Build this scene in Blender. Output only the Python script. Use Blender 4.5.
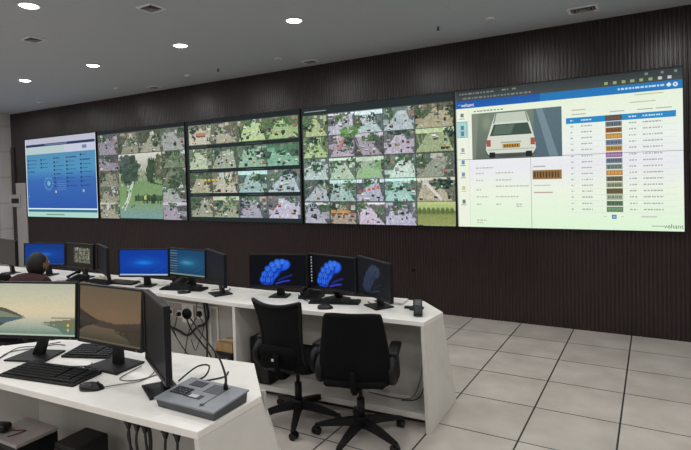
import bpy, bmesh, math, random
import numpy as np
from mathutils import Vector, Matrix

for o in list(bpy.data.objects):
    bpy.data.objects.remove(o)
SC = bpy.context.scene
COL = SC.collection
R = math.radians
PI = math.pi

# ------------------------------------------------------------------ camera
CAM_H = 1.8547
YAW, PITCH, ROLL, FPX = R(-30.580), R(-1.299), R(-1.617), 521.78
fw = Vector((math.sin(YAW) * math.cos(PITCH), math.cos(YAW) * math.cos(PITCH), math.sin(PITCH)))
rt = Vector((math.cos(YAW), -math.sin(YAW), 0.0))
up = rt.cross(fw)
r2 = rt * math.cos(ROLL) + up * math.sin(ROLL)
u2 = r2.cross(fw)
cam_data = bpy.data.cameras.new('camera')
cam = bpy.data.objects.new('camera', cam_data)
COL.objects.link(cam)
m = Matrix((r2, u2, -fw)).transposed().to_4x4()
m.translation = Vector((0, 0, CAM_H))
cam.matrix_world = m
cam_data.sensor_width = 36.0
cam_data.lens = FPX / 691.0 * 36.0
cam_data.shift_y = -(225.0 - 190.24) / 691.0   # the photo is cropped at its top
cam_data.clip_start = 0.05
SC.camera = cam

# ------------------------------------------------------------------ world, exposure
LAMP_W = 10.6
SCREEN_GAIN = 0.95
world = bpy.data.worlds.new('world')
SC.world = world
world.use_nodes = True
world.node_tree.nodes['Background'].inputs[0].default_value = (0.5, 0.52, 0.55, 1)
world.node_tree.nodes['Background'].inputs[1].default_value = 0.02
SC.view_settings.view_transform = 'Standard'
SC.view_settings.look = 'None'
SC.view_settings.gamma = 1.0
SC.view_settings.exposure = 0.0
SC.view_settings.use_curve_mapping = False

# room numbers (metres)
YW = 6.615          # display wall
XL = -13.02         # left wall
XR, YB = 3.6, -3.2  # right and back walls
ZC = 3.577          # ceiling
ZD = 0.83           # worktop height



def plan(x, y):
    """surveyed plan position -> room position (metres)"""
    return 0.9843 * x - 0.0192 * y + 0.0175, 0.0164 * x + 1.0059 * y + 0.0302


# ------------------------------------------------------------------ materials
def srgb(c):
    out = []
    for v in c[:3]:
        v = v / 255.0
        out.append(v / 12.92 if v <= 0.04045 else ((v + 0.055) / 1.055) ** 2.4)
    return tuple(out)


def mat(name, rgb, rough=0.5, metal=0.0, vary=0.12, scale=14.0, bump=0.0, spec=0.5):
    mt = bpy.data.materials.new(name)
    mt.use_nodes = True
    nt = mt.node_tree
    b = nt.nodes['Principled BSDF']
    tc = nt.nodes.new('ShaderNodeTexCoord')
    nz = nt.nodes.new('ShaderNodeTexNoise')
    nz.inputs['Scale'].default_value = scale
    nz.inputs['Detail'].default_value = 4
    nt.links.new(tc.outputs['Object'], nz.inputs['Vector'])
    rp = nt.nodes.new('ShaderNodeValToRGB')
    rp.color_ramp.elements[0].position = 0.3
    rp.color_ramp.elements[1].position = 0.7
    rp.color_ramp.elements[0].color = tuple(c * (1 - vary) for c in rgb) + (1,)
    rp.color_ramp.elements[1].color = tuple(min(1, c * (1 + vary)) for c in rgb) + (1,)
    nt.links.new(nz.outputs['Fac'], rp.inputs['Fac'])
    nt.links.new(rp.outputs['Color'], b.inputs['Base Color'])
    b.inputs['Roughness'].default_value = rough
    b.inputs['Metallic'].default_value = metal
    b.inputs['Specular IOR Level'].default_value = spec
    if bump:
        bp = nt.nodes.new('ShaderNodeBump')
        bp.inputs['Strength'].default_value = bump
        bp.inputs['Distance'].default_value = 0.002
        nt.links.new(nz.outputs['Fac'], bp.inputs['Height'])
        nt.links.new(bp.outputs['Normal'], b.inputs['Normal'])
    return mt


def math_node(nt, op, a, b=None, c=None):
    n = nt.nodes.new('ShaderNodeMath')
    n.operation = op
    for i, v in enumerate((a, b, c)):
        if v is None:
            continue
        if isinstance(v, (int, float)):
            n.inputs[i].default_value = v
        else:
            nt.links.new(v, n.inputs[i])
    return n.outputs[0]


def floor_material():
    mt = bpy.data.materials.new('raised_floor_tiles')
    mt.use_nodes = True
    nt = mt.node_tree
    b = nt.nodes['Principled BSDF']
    tc = nt.nodes.new('ShaderNodeTexCoord')
    sp = nt.nodes.new('ShaderNodeSeparateXYZ')
    nt.links.new(tc.outputs['Object'], sp.inputs[0])

    def line(out, off, half):
        s = math_node(nt, 'MULTIPLY', math_node(nt, 'SUBTRACT', out, off), 1 / 0.6)
        f = math_node(nt, 'FRACT', math_node(nt, 'ADD', s, 100.5))
        d = math_node(nt, 'ABSOLUTE', math_node(nt, 'SUBTRACT', f, 0.5))
        return math_node(nt, 'LESS_THAN', d, half / 0.6), math_node(nt, 'FLOOR', math_node(nt, 'ADD', s, 100.0))
    lx, ix = line(sp.outputs['X'], -2.034, 0.0062)
    ly, iy = line(sp.outputs['Y'], 6.662, 0.0052)
    g = math_node(nt, 'MAXIMUM', lx, ly)
    wn = nt.nodes.new('ShaderNodeTexWhiteNoise')
    cx = nt.nodes.new('ShaderNodeCombineXYZ')
    nt.links.new(ix, cx.inputs[0])
    nt.links.new(iy, cx.inputs[1])
    nt.links.new(cx.outputs[0], wn.inputs['Vector'])
    nz = nt.nodes.new('ShaderNodeTexNoise')
    nz.inputs['Scale'].default_value = 3
    nz.inputs['Detail'].default_value = 10
    nt.links.new(tc.outputs['Object'], nz.inputs['Vector'])
    k = math_node(nt, 'ADD', math_node(nt, 'MULTIPLY', wn.outputs['Value'], 0.15), math_node(nt, 'MULTIPLY', nz.outputs['Fac'], 0.85))
    rp = nt.nodes.new('ShaderNodeValToRGB')
    rp.color_ramp.elements[0].position = 0.2
    rp.color_ramp.elements[1].position = 0.75
    rp.color_ramp.elements[0].color = (0.42, 0.38, 0.335, 1)
    rp.color_ramp.elements[1].color = (0.63, 0.585, 0.53, 1)
    nt.links.new(k, rp.inputs['Fac'])
    mx = nt.nodes.new('ShaderNodeMix')
    mx.data_type = 'RGBA'
    nt.links.new(g, mx.inputs['Factor'])
    nt.links.new(rp.outputs['Color'], mx.inputs['A'])
    mx.inputs['B'].default_value = (0.012, 0.011, 0.010, 1)
    nt.links.new(mx.outputs['Result'], b.inputs['Base Color'])
    b.inputs['Roughness'].default_value = 0.42
    return mt


def grid_material(name, rgb, dark, sx, sz, width, axes=('Y', 'Z'), dots=0.0, rough=0.8):
    """flat paint with a fine seam grid, and optional perforation dots"""
    mt = bpy.data.materials.new(name)
    mt.use_nodes = True
    nt = mt.node_tree
    b = nt.nodes['Principled BSDF']
    tc = nt.nodes.new('ShaderNodeTexCoord')
    sp = nt.nodes.new('ShaderNodeSeparateXYZ')
    nt.links.new(tc.outputs['Object'], sp.inputs[0])

    def fr(ax, step):
        f = math_node(nt, 'FRACT', math_node(nt, 'ADD', math_node(nt, 'MULTIPLY', sp.outputs[ax], 1 / step), 100.0))
        return math_node(nt, 'ABSOLUTE', math_node(nt, 'SUBTRACT', f, 0.5))
    g = math_node(nt, 'MAXIMUM', math_node(nt, 'LESS_THAN', fr(axes[0], sx), width / sx), math_node(nt, 'LESS_THAN', fr(axes[1], sz), width / sz))
    if dots:
        dx, dz = fr(axes[0], dots), fr(axes[1], dots)
        d = math_node(nt, 'ADD', math_node(nt, 'MULTIPLY', dx, dx), math_node(nt, 'MULTIPLY', dz, dz))
        g = math_node(nt, 'MAXIMUM', g, math_node(nt, 'LESS_THAN', d, 0.05))
    mx = nt.nodes.new('ShaderNodeMix')
    mx.data_type = 'RGBA'
    nt.links.new(g, mx.inputs['Factor'])
    mx.inputs['A'].default_value = rgb + (1,)
    mx.inputs['B'].default_value = dark + (1,)
    nt.links.new(mx.outputs['Result'], b.inputs['Base Color'])
    b.inputs['Roughness'].default_value = rough
    return mt


def screen_material(name, gain, rough=0.35):
    mt = bpy.data.materials.new(name)
    mt.use_nodes = True
    nt = mt.node_tree
    b = nt.nodes['Principled BSDF']
    at = nt.nodes.new('ShaderNodeAttribute')
    at.attribute_name = 'content'
    b.inputs['Base Color'].default_value = (0.004, 0.004, 0.005, 1)
    b.inputs['Roughness'].default_value = rough
    b.inputs['Specular IOR Level'].default_value = 0.1
    nt.links.new(at.outputs['Color'], b.inputs['Emission Color'])
    b.inputs['Emission Strength'].default_value = gain
    return mt


def emit(name, rgb, s):
    mt = bpy.data.materials.new(name)
    mt.use_nodes = True
    b = mt.node_tree.nodes['Principled BSDF']
    b.inputs['Base Color'].default_value = (0.6, 0.6, 0.6, 1) if s > 2 else (0.02, 0.02, 0.02, 1)
    b.inputs['Emission Color'].default_value = tuple(rgb) + (1,)
    b.inputs['Emission Strength'].default_value = s
    return mt


M = dict(
    flute=mat('dark_brown_fluted_panel', (0.0225, 0.0118, 0.0122), 0.28, vary=0.15, scale=3),
    ceiling=grid_material('ceiling_paint', (0.43, 0.455, 0.495), (0.385, 0.41, 0.45), 1.2, 1.2, 0.005, ('X', 'Y')),
    floor=floor_material(),
    acoustic=grid_material('perforated_acoustic_board', (0.60, 0.58, 0.565), (0.33, 0.32, 0.31), 0.6, 0.6, 0.008, ('Y', 'Z'), dots=0.06),
    paint=mat('pale_grey_wall_paint', (0.46, 0.45, 0.44), 0.85, vary=0.04),
    door=mat('pale_grey_door_laminate', (0.40, 0.38, 0.375), 0.6, vary=0.05),
    gap=mat('dark_trim', (0.03, 0.028, 0.028), 0.6),
    skirt=mat('dark_skirting', (0.022, 0.016, 0.014), 0.5),
    white=mat('white_laminate', (0.82, 0.80, 0.755), 0.42, vary=0.035, scale=6),
    white_side=mat('white_board_panel', (0.74, 0.72, 0.67), 0.5, vary=0.04, scale=6),
    inner_shaded=mat('shaded_inner_board', (0.43, 0.415, 0.39), 0.6, vary=0.05, scale=6),  # desk board coloured darker to carry the shade under the worktops
    edge=mat('grey_edge_band', (0.50, 0.485, 0.45), 0.5, vary=0.05),
    black=mat('black_plastic', (0.0065, 0.0065, 0.0072), 0.5, vary=0.2, spec=0.3),
    black_gloss=mat('glossy_black_plastic', (0.006, 0.006, 0.0065), 0.25, vary=0.1, spec=0.4),
    bezel=mat('monitor_bezel_plastic', (0.006, 0.006, 0.0065), 0.4, vary=0.1, spec=0.35),
    key=mat('key_cap_plastic', (0.011, 0.011, 0.012), 0.5, vary=0.15, spec=0.3),
    fabric=mat('black_chair_fabric', (0.005, 0.005, 0.0056), 0.9, vary=0.3, scale=160, bump=0.4, spec=0.15),
    mesh=mat('black_chair_mesh', (0.009, 0.009, 0.010), 0.85, vary=0.4, scale=220, bump=0.4, spec=0.15),
    shell=mat('pale_grey_seat_shell', (0.30, 0.30, 0.29), 0.45, vary=0.1),
    steel=mat('brushed_steel', (0.35, 0.35, 0.36), 0.35, metal=0.9, vary=0.1),
    console=mat('slate_grey_console_plastic', (0.055, 0.060, 0.070), 0.45, vary=0.1),
    console_top=mat('grey_console_top_plate', (0.235, 0.25, 0.275), 0.42, vary=0.08),
    console_key=mat('dark_console_keys', (0.028, 0.031, 0.038), 0.5, vary=0.4, scale=120),
    console_pale=mat('pale_console_key', (0.62, 0.64, 0.65), 0.5),
    paper=mat('white_paper', (0.72, 0.71, 0.68), 0.8, vary=0.05),
    cream=mat('cream_crumpled_paper', (0.52, 0.48, 0.38), 0.85, vary=0.25, scale=30, bump=0.4),
    carton=mat('tan_cardboard', (0.36, 0.22, 0.10), 0.8, vary=0.2),
    cable=mat('black_cable_rubber', (0.010, 0.010, 0.010), 0.5, vary=0.1),
    cable_grey=mat('grey_cable', (0.16, 0.15, 0.14), 0.5, vary=0.1),
    cable_red=mat('dark_red_cable', (0.10, 0.012, 0.012), 0.5, vary=0.1),
    case_top=mat('pale_computer_case_lid', (0.30, 0.27, 0.265), 0.5, vary=0.08),
    vent=mat('vent_grille_grey', (0.22, 0.22, 0.22), 0.6),
    vent_dark=mat('vent_duct_dark', (0.012, 0.012, 0.012), 0.8),
    trimring=mat('downlight_ring_white', (0.75, 0.75, 0.75), 0.5, vary=0.03),
    skin=mat('skin', (0.20, 0.105, 0.065), 0.5, vary=0.1),
    hair=mat('dark_hair', (0.008, 0.006, 0.005), 0.55, vary=0.5, scale=90, bump=0.6, spec=0.35),
    shirt=mat('dark_maroon_cloth', (0.030, 0.005, 0.006), 0.9, vary=0.2, scale=60, bump=0.2),
    trouser=mat('dark_trouser_cloth', (0.012, 0.012, 0.016), 0.9, vary=0.2),
    wood=mat('brown_grey_folder_board', (0.10, 0.075, 0.06), 0.7, vary=0.25, scale=40),
    screen=screen_material('lit_screen', SCREEN_GAIN, 0.4),
    monitor=screen_material('lit_monitor_panel', SCREEN_GAIN, 0.42),
    lamp=emit('lit_lamp_diffuser', (1, 1, 1), 14.0),
    text_white=emit('lit_white_lettering', (0.9, 0.95, 1.0), 0.9),
    text_dark=emit('dim_green_lettering', srgb((84, 100, 90)), 0.9),
)


# ------------------------------------------------------------------ mesh helpers
def new():
    return bmesh.new()


def xf(verts, mtx):
    if mtx is not None:
        for v in verts:
            v.co = mtx @ v.co


def box(bm, c, s, bev=0.0, mtx=None, seg=2):
    """box centred on c with full sizes s"""
    r = bmesh.ops.create_cube(bm, size=1.0)
    vs = r['verts']
    for v in vs:
        v.co = Vector((v.co.x * s[0] + c[0], v.co.y * s[1] + c[1], v.co.z * s[2] + c[2]))
    if bev:
        es = list({e for v in vs for e in v.link_edges})
        rr = bmesh.ops.bevel(bm, geom=es, offset=min(bev, min(s) * 0.45), segments=seg, affect='EDGES', profile=0.5)
        vs = list({v for f in rr['faces'] for v in f.verts} | {v for v in vs if v.is_valid})
    xf(vs, mtx)
    return bm


def prism(bm, pts, z0, z1, mtx=None, bev=0.0):
    """polygon (ccw from above) extruded from z0 to z1"""
    a = [bm.verts.new((p[0], p[1], z0)) for p in pts]
    b = [bm.verts.new((p[0], p[1], z1)) for p in pts]
    n = len(pts)
    fs = [bm.faces.new(list(reversed(a))), bm.faces.new(b)]
    for i in range(n):
        fs.append(bm.faces.new((a[i], a[(i + 1) % n], b[(i + 1) % n], b[i])))
    vs = a + b
    if bev:
        es = list({e for f in fs[:2] for e in f.edges})
        rr = bmesh.ops.bevel(bm, geom=es, offset=bev, segments=2, affect='EDGES', profile=0.5)
        vs = list({v for f in rr['faces'] for v in f.verts} | {v for v in vs if v.is_valid})
    xf(vs, mtx)
    return bm


def slab(bm, quad, t):
    """solid plate from a planar polygon (3-D points), thickened by vector t"""
    t = Vector(t)
    a = [bm.verts.new(Vector(q)) for q in quad]
    b = [bm.verts.new(Vector(q) + t) for q in quad]
    n = len(quad)
    bm.faces.new(a)
    bm.faces.new(list(reversed(b)))
    for i in range(n):
        bm.faces.new((a[(i + 1) % n], a[i], b[i], b[(i + 1) % n]))
    bmesh.ops.recalc_face_normals(bm, faces=bm.faces)
    return bm


def lathe(bm, prof, n=24, mtx=None):
    """profile (r, z) turned about Z"""
    rings = []
    vs = []
    for r, z in prof:
        if r < 1e-6:
            v = bm.verts.new((0, 0, z))
            rings.append([v])
            vs.append(v)
        else:
            ring = [bm.verts.new((r * math.cos(2 * PI * i / n), r * math.sin(2 * PI * i / n), z)) for i in range(n)]
            rings.append(ring)
            vs += ring
    for a, b in zip(rings[:-1], rings[1:]):
        for i in range(n):
            j = (i + 1) % n
            if len(a) == 1 and len(b) > 1:
                bm.faces.new((a[0], b[j], b[i]))
            elif len(b) == 1 and len(a) > 1:
                bm.faces.new((a[i], a[j], b[0]))
            elif len(a) > 1:
                bm.faces.new((a[i], a[j], b[j], b[i]))
    xf(vs, mtx)
    bmesh.ops.recalc_face_normals(bm, faces=bm.faces)
    return bm


def cyl(bm, p0, p1, r, r1=None, n=16):
    p0, p1 = Vector(p0), Vector(p1)
    d = p1 - p0
    q = d.to_track_quat('Z', 'Y').to_matrix().to_4x4()
    q.translation = p0
    return lathe(bm, [(0, 0), (r, 0), (r if r1 is None else r1, d.length), (0, d.length)], n, q)


def smooth_path(pts, sub=6):
    P = [Vector(p) for p in pts]
    out = []
    for i in range(len(P) - 1):
        p0 = P[max(i - 1, 0)]
        p1, p2 = P[i], P[i + 1]
        p3 = P[min(i + 2, len(P) - 1)]
        for k in range(sub):
            t = k / sub
            out.append(0.5 * ((2 * p1) + (-p0 + p2) * t + (2 * p0 - 5 * p1 + 4 * p2 - p3) * t * t + (-p0 + 3 * p1 - 3 * p2 + p3) * t ** 3))
    out.append(P[-1])
    return out


def tube(bm, pts, r, n=8, sub=6, radii=None):
    path = smooth_path(pts, sub) if sub > 1 else [Vector(p) for p in pts]
    N = len(path)
    prev = None
    rings = []
    for i, p in enumerate(path):
        t = (path[min(i + 1, N - 1)] - path[max(i - 1, 0)]).normalized()
        if prev is None:
            a = Vector((0, 0, 1)) if abs(t.z) < 0.9 else Vector((1, 0, 0))
            u = (a - t * a.dot(t)).normalized()
        else:
            u = (prev - t * prev.dot(t)).normalized()
        prev = u
        w = t.cross(u)
        rr = r
        if radii:
            f = i / (N - 1) * (len(radii) - 1)
            k = min(int(f), len(radii) - 2)
            rr = radii[k] + (radii[k + 1] - radii[k]) * (f - k)
        rings.append([bm.verts.new(p + (u * math.cos(2 * PI * k / n) + w * math.sin(2 * PI * k / n)) * rr) for k in range(n)])
    for a, b in zip(rings[:-1], rings[1:]):
        for k in range(n):
            bm.faces.new((a[k], a[(k + 1) % n], b[(k + 1) % n], b[k]))
    bm.faces.new(list(reversed(rings[0])))
    bm.faces.new(rings[-1])
    return bm


def loft(bm, rings, caps=True):
    rs = [[bm.verts.new(Vector(p)) for p in ring] for ring in rings]
    n = len(rs[0])
    for a, b in zip(rs[:-1], rs[1:]):
        for k in range(n):
            bm.faces.new((a[k], a[(k + 1) % n], b[(k + 1) % n], b[k]))
    if caps:
        bm.faces.new(list(reversed(rs[0])))
        bm.faces.new(rs[-1])
    bmesh.ops.recalc_face_normals(bm, faces=bm.faces)
    return bm


def obj(name, bm, material, parent=None, smooth=False):
    me = bpy.data.meshes.new(name)
    bm.to_mesh(me)
    bm.free()
    me.materials.append(M[material] if isinstance(material, str) else material)
    if smooth:
        for p in me.polygons:
            p.use_smooth = True
    o = bpy.data.objects.new(name, me)
    COL.objects.link(o)
    if parent is not None:
        o.parent = parent
    return o


def tag(o, label, cat, group=None, kind=None):
    o['label'] = label
    o['category'] = cat
    if group:
        o['group'] = group
    if kind:
        o['kind'] = kind
    return o


def thing(name, label, cat, loc=(0, 0, 0), rz=0.0, group=None, raw=False):
    if not raw:
        loc = plan(loc[0], loc[1]) + (loc[2],)
    o = bpy.data.objects.new(name, None)
    COL.objects.link(o)
    o.empty_display_size = 0.1
    o.location = loc
    o.rotation_euler = (0, 0, rz)
    return tag(o, label, cat, group)


def struct(name, bm, material, parent=None, smooth=False):
    o = obj(name, bm, material, parent, smooth)
    if parent is None:
        o['kind'] = 'structure'
    return o


def dup(root, loc, rz, label, group=None):
    def cp(o, par):
        c = o.copy()
        COL.objects.link(c)
        c.parent = par
        for ch in o.children:
            cp(ch, c)
        return c
    r = cp(root, None)
    r.location = loc
    r.rotation_euler = (0, 0, rz)
    r['label'] = label
    if group:
        r['group'] = group
    return r


# ------------------------------------------------------------------ screen pictures (painted cell by cell on a mesh grid)
class Canvas:
    def __init__(self, w, h, col=(0, 0, 0)):
        self.w, self.h = w, h
        self.a = np.zeros((h, w, 3), float)
        self.a[:] = col

    def _r(self, u0, v0, u1, v1):
        return (max(0, int(round(u0 * self.w))), max(0, int(round(v0 * self.h))),
                min(self.w, max(int(round(u0 * self.w)) + 1, int(round(u1 * self.w)))),
                min(self.h, max(int(round(v0 * self.h)) + 1, int(round(v1 * self.h)))))

    def rect(self, u0, v0, u1, v1, col, a=1.0):
        x0, y0, x1, y1 = self._r(u0, v0, u1, v1)
        self.a[y0:y1, x0:x1] = self.a[y0:y1, x0:x1] * (1 - a) + np.array(col) * a

    def vgrad(self, u0, v0, u1, v1, stops):
        x0, y0, x1, y1 = self._r(u0, v0, u1, v1)
        ps = [s[0] for s in stops]
        t = np.linspace(0, 1, y1 - y0)
        for k in range(3):
            self.a[y0:y1, x0:x1, k] = np.interp(t, ps, [s[1][k] for s in stops])[:, None]

    def ell(self, u, v, ru, rv, col, a=1.0, soft=0.0, clip=None):
        yy, xx = np.mgrid[0:self.h, 0:self.w]
        d = np.sqrt((((xx + .5) / self.w - u) / ru) ** 2 + (((yy + .5) / self.h - v) / rv) ** 2)
        k = (d < 1).astype(float) if soft == 0 else np.clip((1 - d) / soft, 0, 1)
        if clip:
            x0, y0, x1, y1 = self._r(*clip)
            mk = np.zeros_like(k)
            mk[y0:y1, x0:x1] = 1
            k = k * mk
        k = (k * a)[..., None]
        self.a = self.a * (1 - k) + np.array(col) * k

    def poly(self, pts, col, a=1.0):
        yy, xx = np.mgrid[0:self.h, 0:self.w]
        X, Y = (xx + .5) / self.w, (yy + .5) / self.h
        ins = np.zeros(X.shape, bool)
        n = len(pts)
        for i in range(n):
            (x0, y0), (x1, y1) = pts[i], pts[(i + 1) % n]
            if y0 == y1:
                continue
            c = ((y0 > Y) != (y1 > Y)) & (X < (x1 - x0) * (Y - y0) / (y1 - y0) + x0)
            ins ^= c
        k = (ins * a)[..., None]
        self.a = self.a * (1 - k) + np.array(col) * k

    def line(self, pts, wd, col, a=1.0):
        for (x0, y0), (x1, y1) in zip(pts[:-1], pts[1:]):
            n = max(2, int(max(abs(x1 - x0) * self.w, abs(y1 - y0) * self.h) * 1.5))
            for i in range(n + 1):
                t = i / n
                u, v = x0 + (x1 - x0) * t, y0 + (y1 - y0) * t
                self.rect(u - wd / 2, v - wd / 2 * self.w / self.h, u + wd / 2, v + wd / 2 * self.w / self.h, col, a)

    def noise(self, amp, rng, u0=0, v0=0, u1=1, v1=1):
        x0, y0, x1, y1 = self._r(u0, v0, u1, v1)
        self.a[y0:y1, x0:x1] += rng.normal(0, amp, (y1 - y0, x1 - x0, 1))

    def tint(self, u0, v0, u1, v1, mul):
        x0, y0, x1, y1 = self._r(u0, v0, u1, v1)
        self.a[y0:y1, x0:x1] *= np.array(mul)

    def mesh(self, name, w, h, material, parent, loc=(0, 0, 0), mtx=None):
        """grid in the local XZ plane, facing -Y, centred on loc"""
        nx, ny = self.w, self.h
        xs = np.linspace(-w / 2, w / 2, nx + 1) + loc[0]
        zs = np.linspace(h / 2, -h / 2, ny + 1) + loc[2]
        X, Z = np.meshgrid(xs, zs)
        co = np.stack([X, np.full_like(X, loc[1]), Z], -1).reshape(-1, 3)
        if mtx is not None:
            A = np.array(mtx)
            co = co @ A[:3, :3].T + A[:3, 3]
        i = np.arange(ny)[:, None] * (nx + 1) + np.arange(nx)[None, :]
        f = np.stack([i, i + nx + 1, i + nx + 2, i + 1], -1).reshape(-1)
        me = bpy.data.meshes.new(name)
        me.vertices.add(len(co))
        me.vertices.foreach_set('co', co.astype(np.float32).ravel())
        me.loops.add(len(f))
        me.loops.foreach_set('vertex_index', f.astype(np.int32))
        me.polygons.add(nx * ny)
        me.polygons.foreach_set('loop_start', (np.arange(nx * ny) * 4).astype(np.int32))
        me.polygons.foreach_set('loop_total', np.full(nx * ny, 4, np.int32))
        me.update(calc_edges=True)
        at = me.attributes.new('content', 'FLOAT_COLOR', 'CORNER')
        c = np.clip(self.a, 0, 255) / 255.0
        c = np.where(c <= 0.04045, c / 12.92, ((c + 0.055) / 1.055) ** 2.4)
        c4 = np.concatenate([c, np.ones((ny, nx, 1))], -1).reshape(-1, 1, 4).repeat(4, 1)
        at.data.foreach_set('color', c4.astype(np.float32).ravel())
        me.materials.append(M[material])
        o = bpy.data.objects.new(name, me)
        COL.objects.link(o)
        o.parent = parent
        return o


def foliage(cv, rng, u, v, ru, rv, col, n=26, clip=None):
    """leafy mass: many small flecks of light and dark green"""
    col = np.array(col, float)
    for k in range(n):
        a, r = rng.uniform(0, 2 * PI), math.sqrt(rng.uniform(0, 1))
        x, y = u + ru * r * math.cos(a), v + rv * r * math.sin(a)
        if clip and not (clip[0] <= x < clip[2] - .012 and clip[1] <= y < clip[3] - .012):
            continue
        w, h = ru * rng.uniform(.15, .5), rv * rng.uniform(.15, .5)
        if clip:
            w, h = min(w, clip[2] - x), min(h, clip[3] - y)
        cv.rect(x, y, x + w, y + h, col * rng.uniform(.75, 1.2), .75)


def traffic(cv, rng, u0, v0, u1, v1, pal, tree=0.5, cars=7, sky=0.3):
    """one street camera picture inside a tile"""
    du, dv = u1 - u0, v1 - v0
    clip = (u0, v0, u1, v1)
    road = np.array(pal, float)
    road = (road * .68 + road.mean() * .32) * rng.uniform(.82, 1.08)
    gr = road * .5 + np.array((36, 48, 36)) * .5 + rng.uniform(-8, 12)
    cv.vgrad(u0, v0, u1, v1, [(0, gr * 1.1), (1, gr * 0.95)])
    # carriageway: a bright band that narrows with distance, sometimes with a side road
    bx, tx = rng.uniform(.2, .8), rng.uniform(.25, .75)
    bw, tw = rng.uniform(.45, .75), rng.uniform(.1, .28)
    cl = lambda q: (u0 + du * min(.985, max(.015, q[0])), v0 + dv * min(.985, max(.02, q[1])))
    cv.poly([cl(q) for q in ((bx - bw, 1), (tx - tw, .18), (tx + tw, .18), (bx + bw, 1))], np.minimum(255, road * 1.12 + 6))
    if rng.random() < .6:
        yy = rng.uniform(.4, .7)
        cv.poly([cl(q) for q in ((0, yy), (1, yy - rng.uniform(-.15, .2)), (1, yy + .22), (0, yy + .2))], np.minimum(255, road * 1.08 + 6), .9)
    # built-up band along the top: shop fronts, walls, signs
    top = rng.uniform(.15, .38)
    n = int(rng.integers(5, 10))
    for k in range(n):
        x = u0 + du * rng.uniform(0, .9)
        w, h = du * rng.uniform(.06, .22), dv * rng.uniform(.08, top)
        y = v0 + dv * rng.uniform(0, top * .6)
        c = [road * 1.3, road * .55, road * .75, np.array((196, 190, 180)), np.array((84, 92, 88)), np.array((150, 130, 112)), np.array((206, 214, 210))][int(rng.integers(7))]
        cv.rect(x, y, min(x + w, u1), min(y + h, v1), np.minimum(255, c), .8)
    if rng.random() < sky:
        cv.rect(u0, v0, u1, v0 + dv * rng.uniform(.1, .22), np.minimum(255, road * 1.3 + 20))
    a = rng.uniform(-.6, .6)
    for k in range(int(rng.integers(1, 3))):
        x = rng.uniform(.1, .9)
        cv.line([(u0 + du * np.clip(x, .03, .95), v1 - dv * .04), (u0 + du * np.clip(x + a, .03, .95), v0 + dv * .3)], 0.005, np.minimum(255, road * 1.25), .6)
    for k in range(int(round(tree * 3 + rng.uniform(-.6, .9)))):
        g = [(52, 84, 60), (66, 98, 66), (42, 64, 56), (82, 112, 76)][int(rng.integers(4))]
        foliage(cv, rng, u0 + du * rng.uniform(0, 1), v0 + dv * rng.uniform(0, .45), du * rng.uniform(.14, .3), dv * rng.uniform(.14, .3), g, 30, clip)
    if rng.random() < .35:
        x = u0 + du * rng.uniform(.1, .9)
        cv.rect(x, v0, x + du * .02, v0 + dv * rng.uniform(.4, .8), (54, 62, 62), .8)
    for k in range(cars):
        c = [(232, 232, 226), (168, 104, 90), (190, 172, 112), (48, 52, 60), (40, 44, 46), (226, 230, 228), (90, 94, 112), (60, 52, 48), (170, 174, 172)][int(rng.integers(9))]
        w, h = du * rng.uniform(.03, .12), dv * rng.uniform(.06, .15)
        x, y = u0 + rng.uniform(0, du - w), v0 + dv * .28 + rng.uniform(0, dv * .7 - h)
        cv.rect(x, y, x + w, y + h, c, .85)
        cv.rect(x, y + h * .6, x + w, y + h, (34, 36, 38), .6)
    x0, y0, x1, y1 = cv._r(u0, v0, u1, v1)
    blk = rng.normal(0, 1, ((y1 - y0) // 2 + 1, (x1 - x0) // 2 + 1, 1)).repeat(2, 0).repeat(2, 1)[:y1 - y0, :x1 - x0]
    cv.a[y0:y1, x0:x1] += blk * 9
    cv.noise(5, rng, u0, v0, u1, v1)


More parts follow.
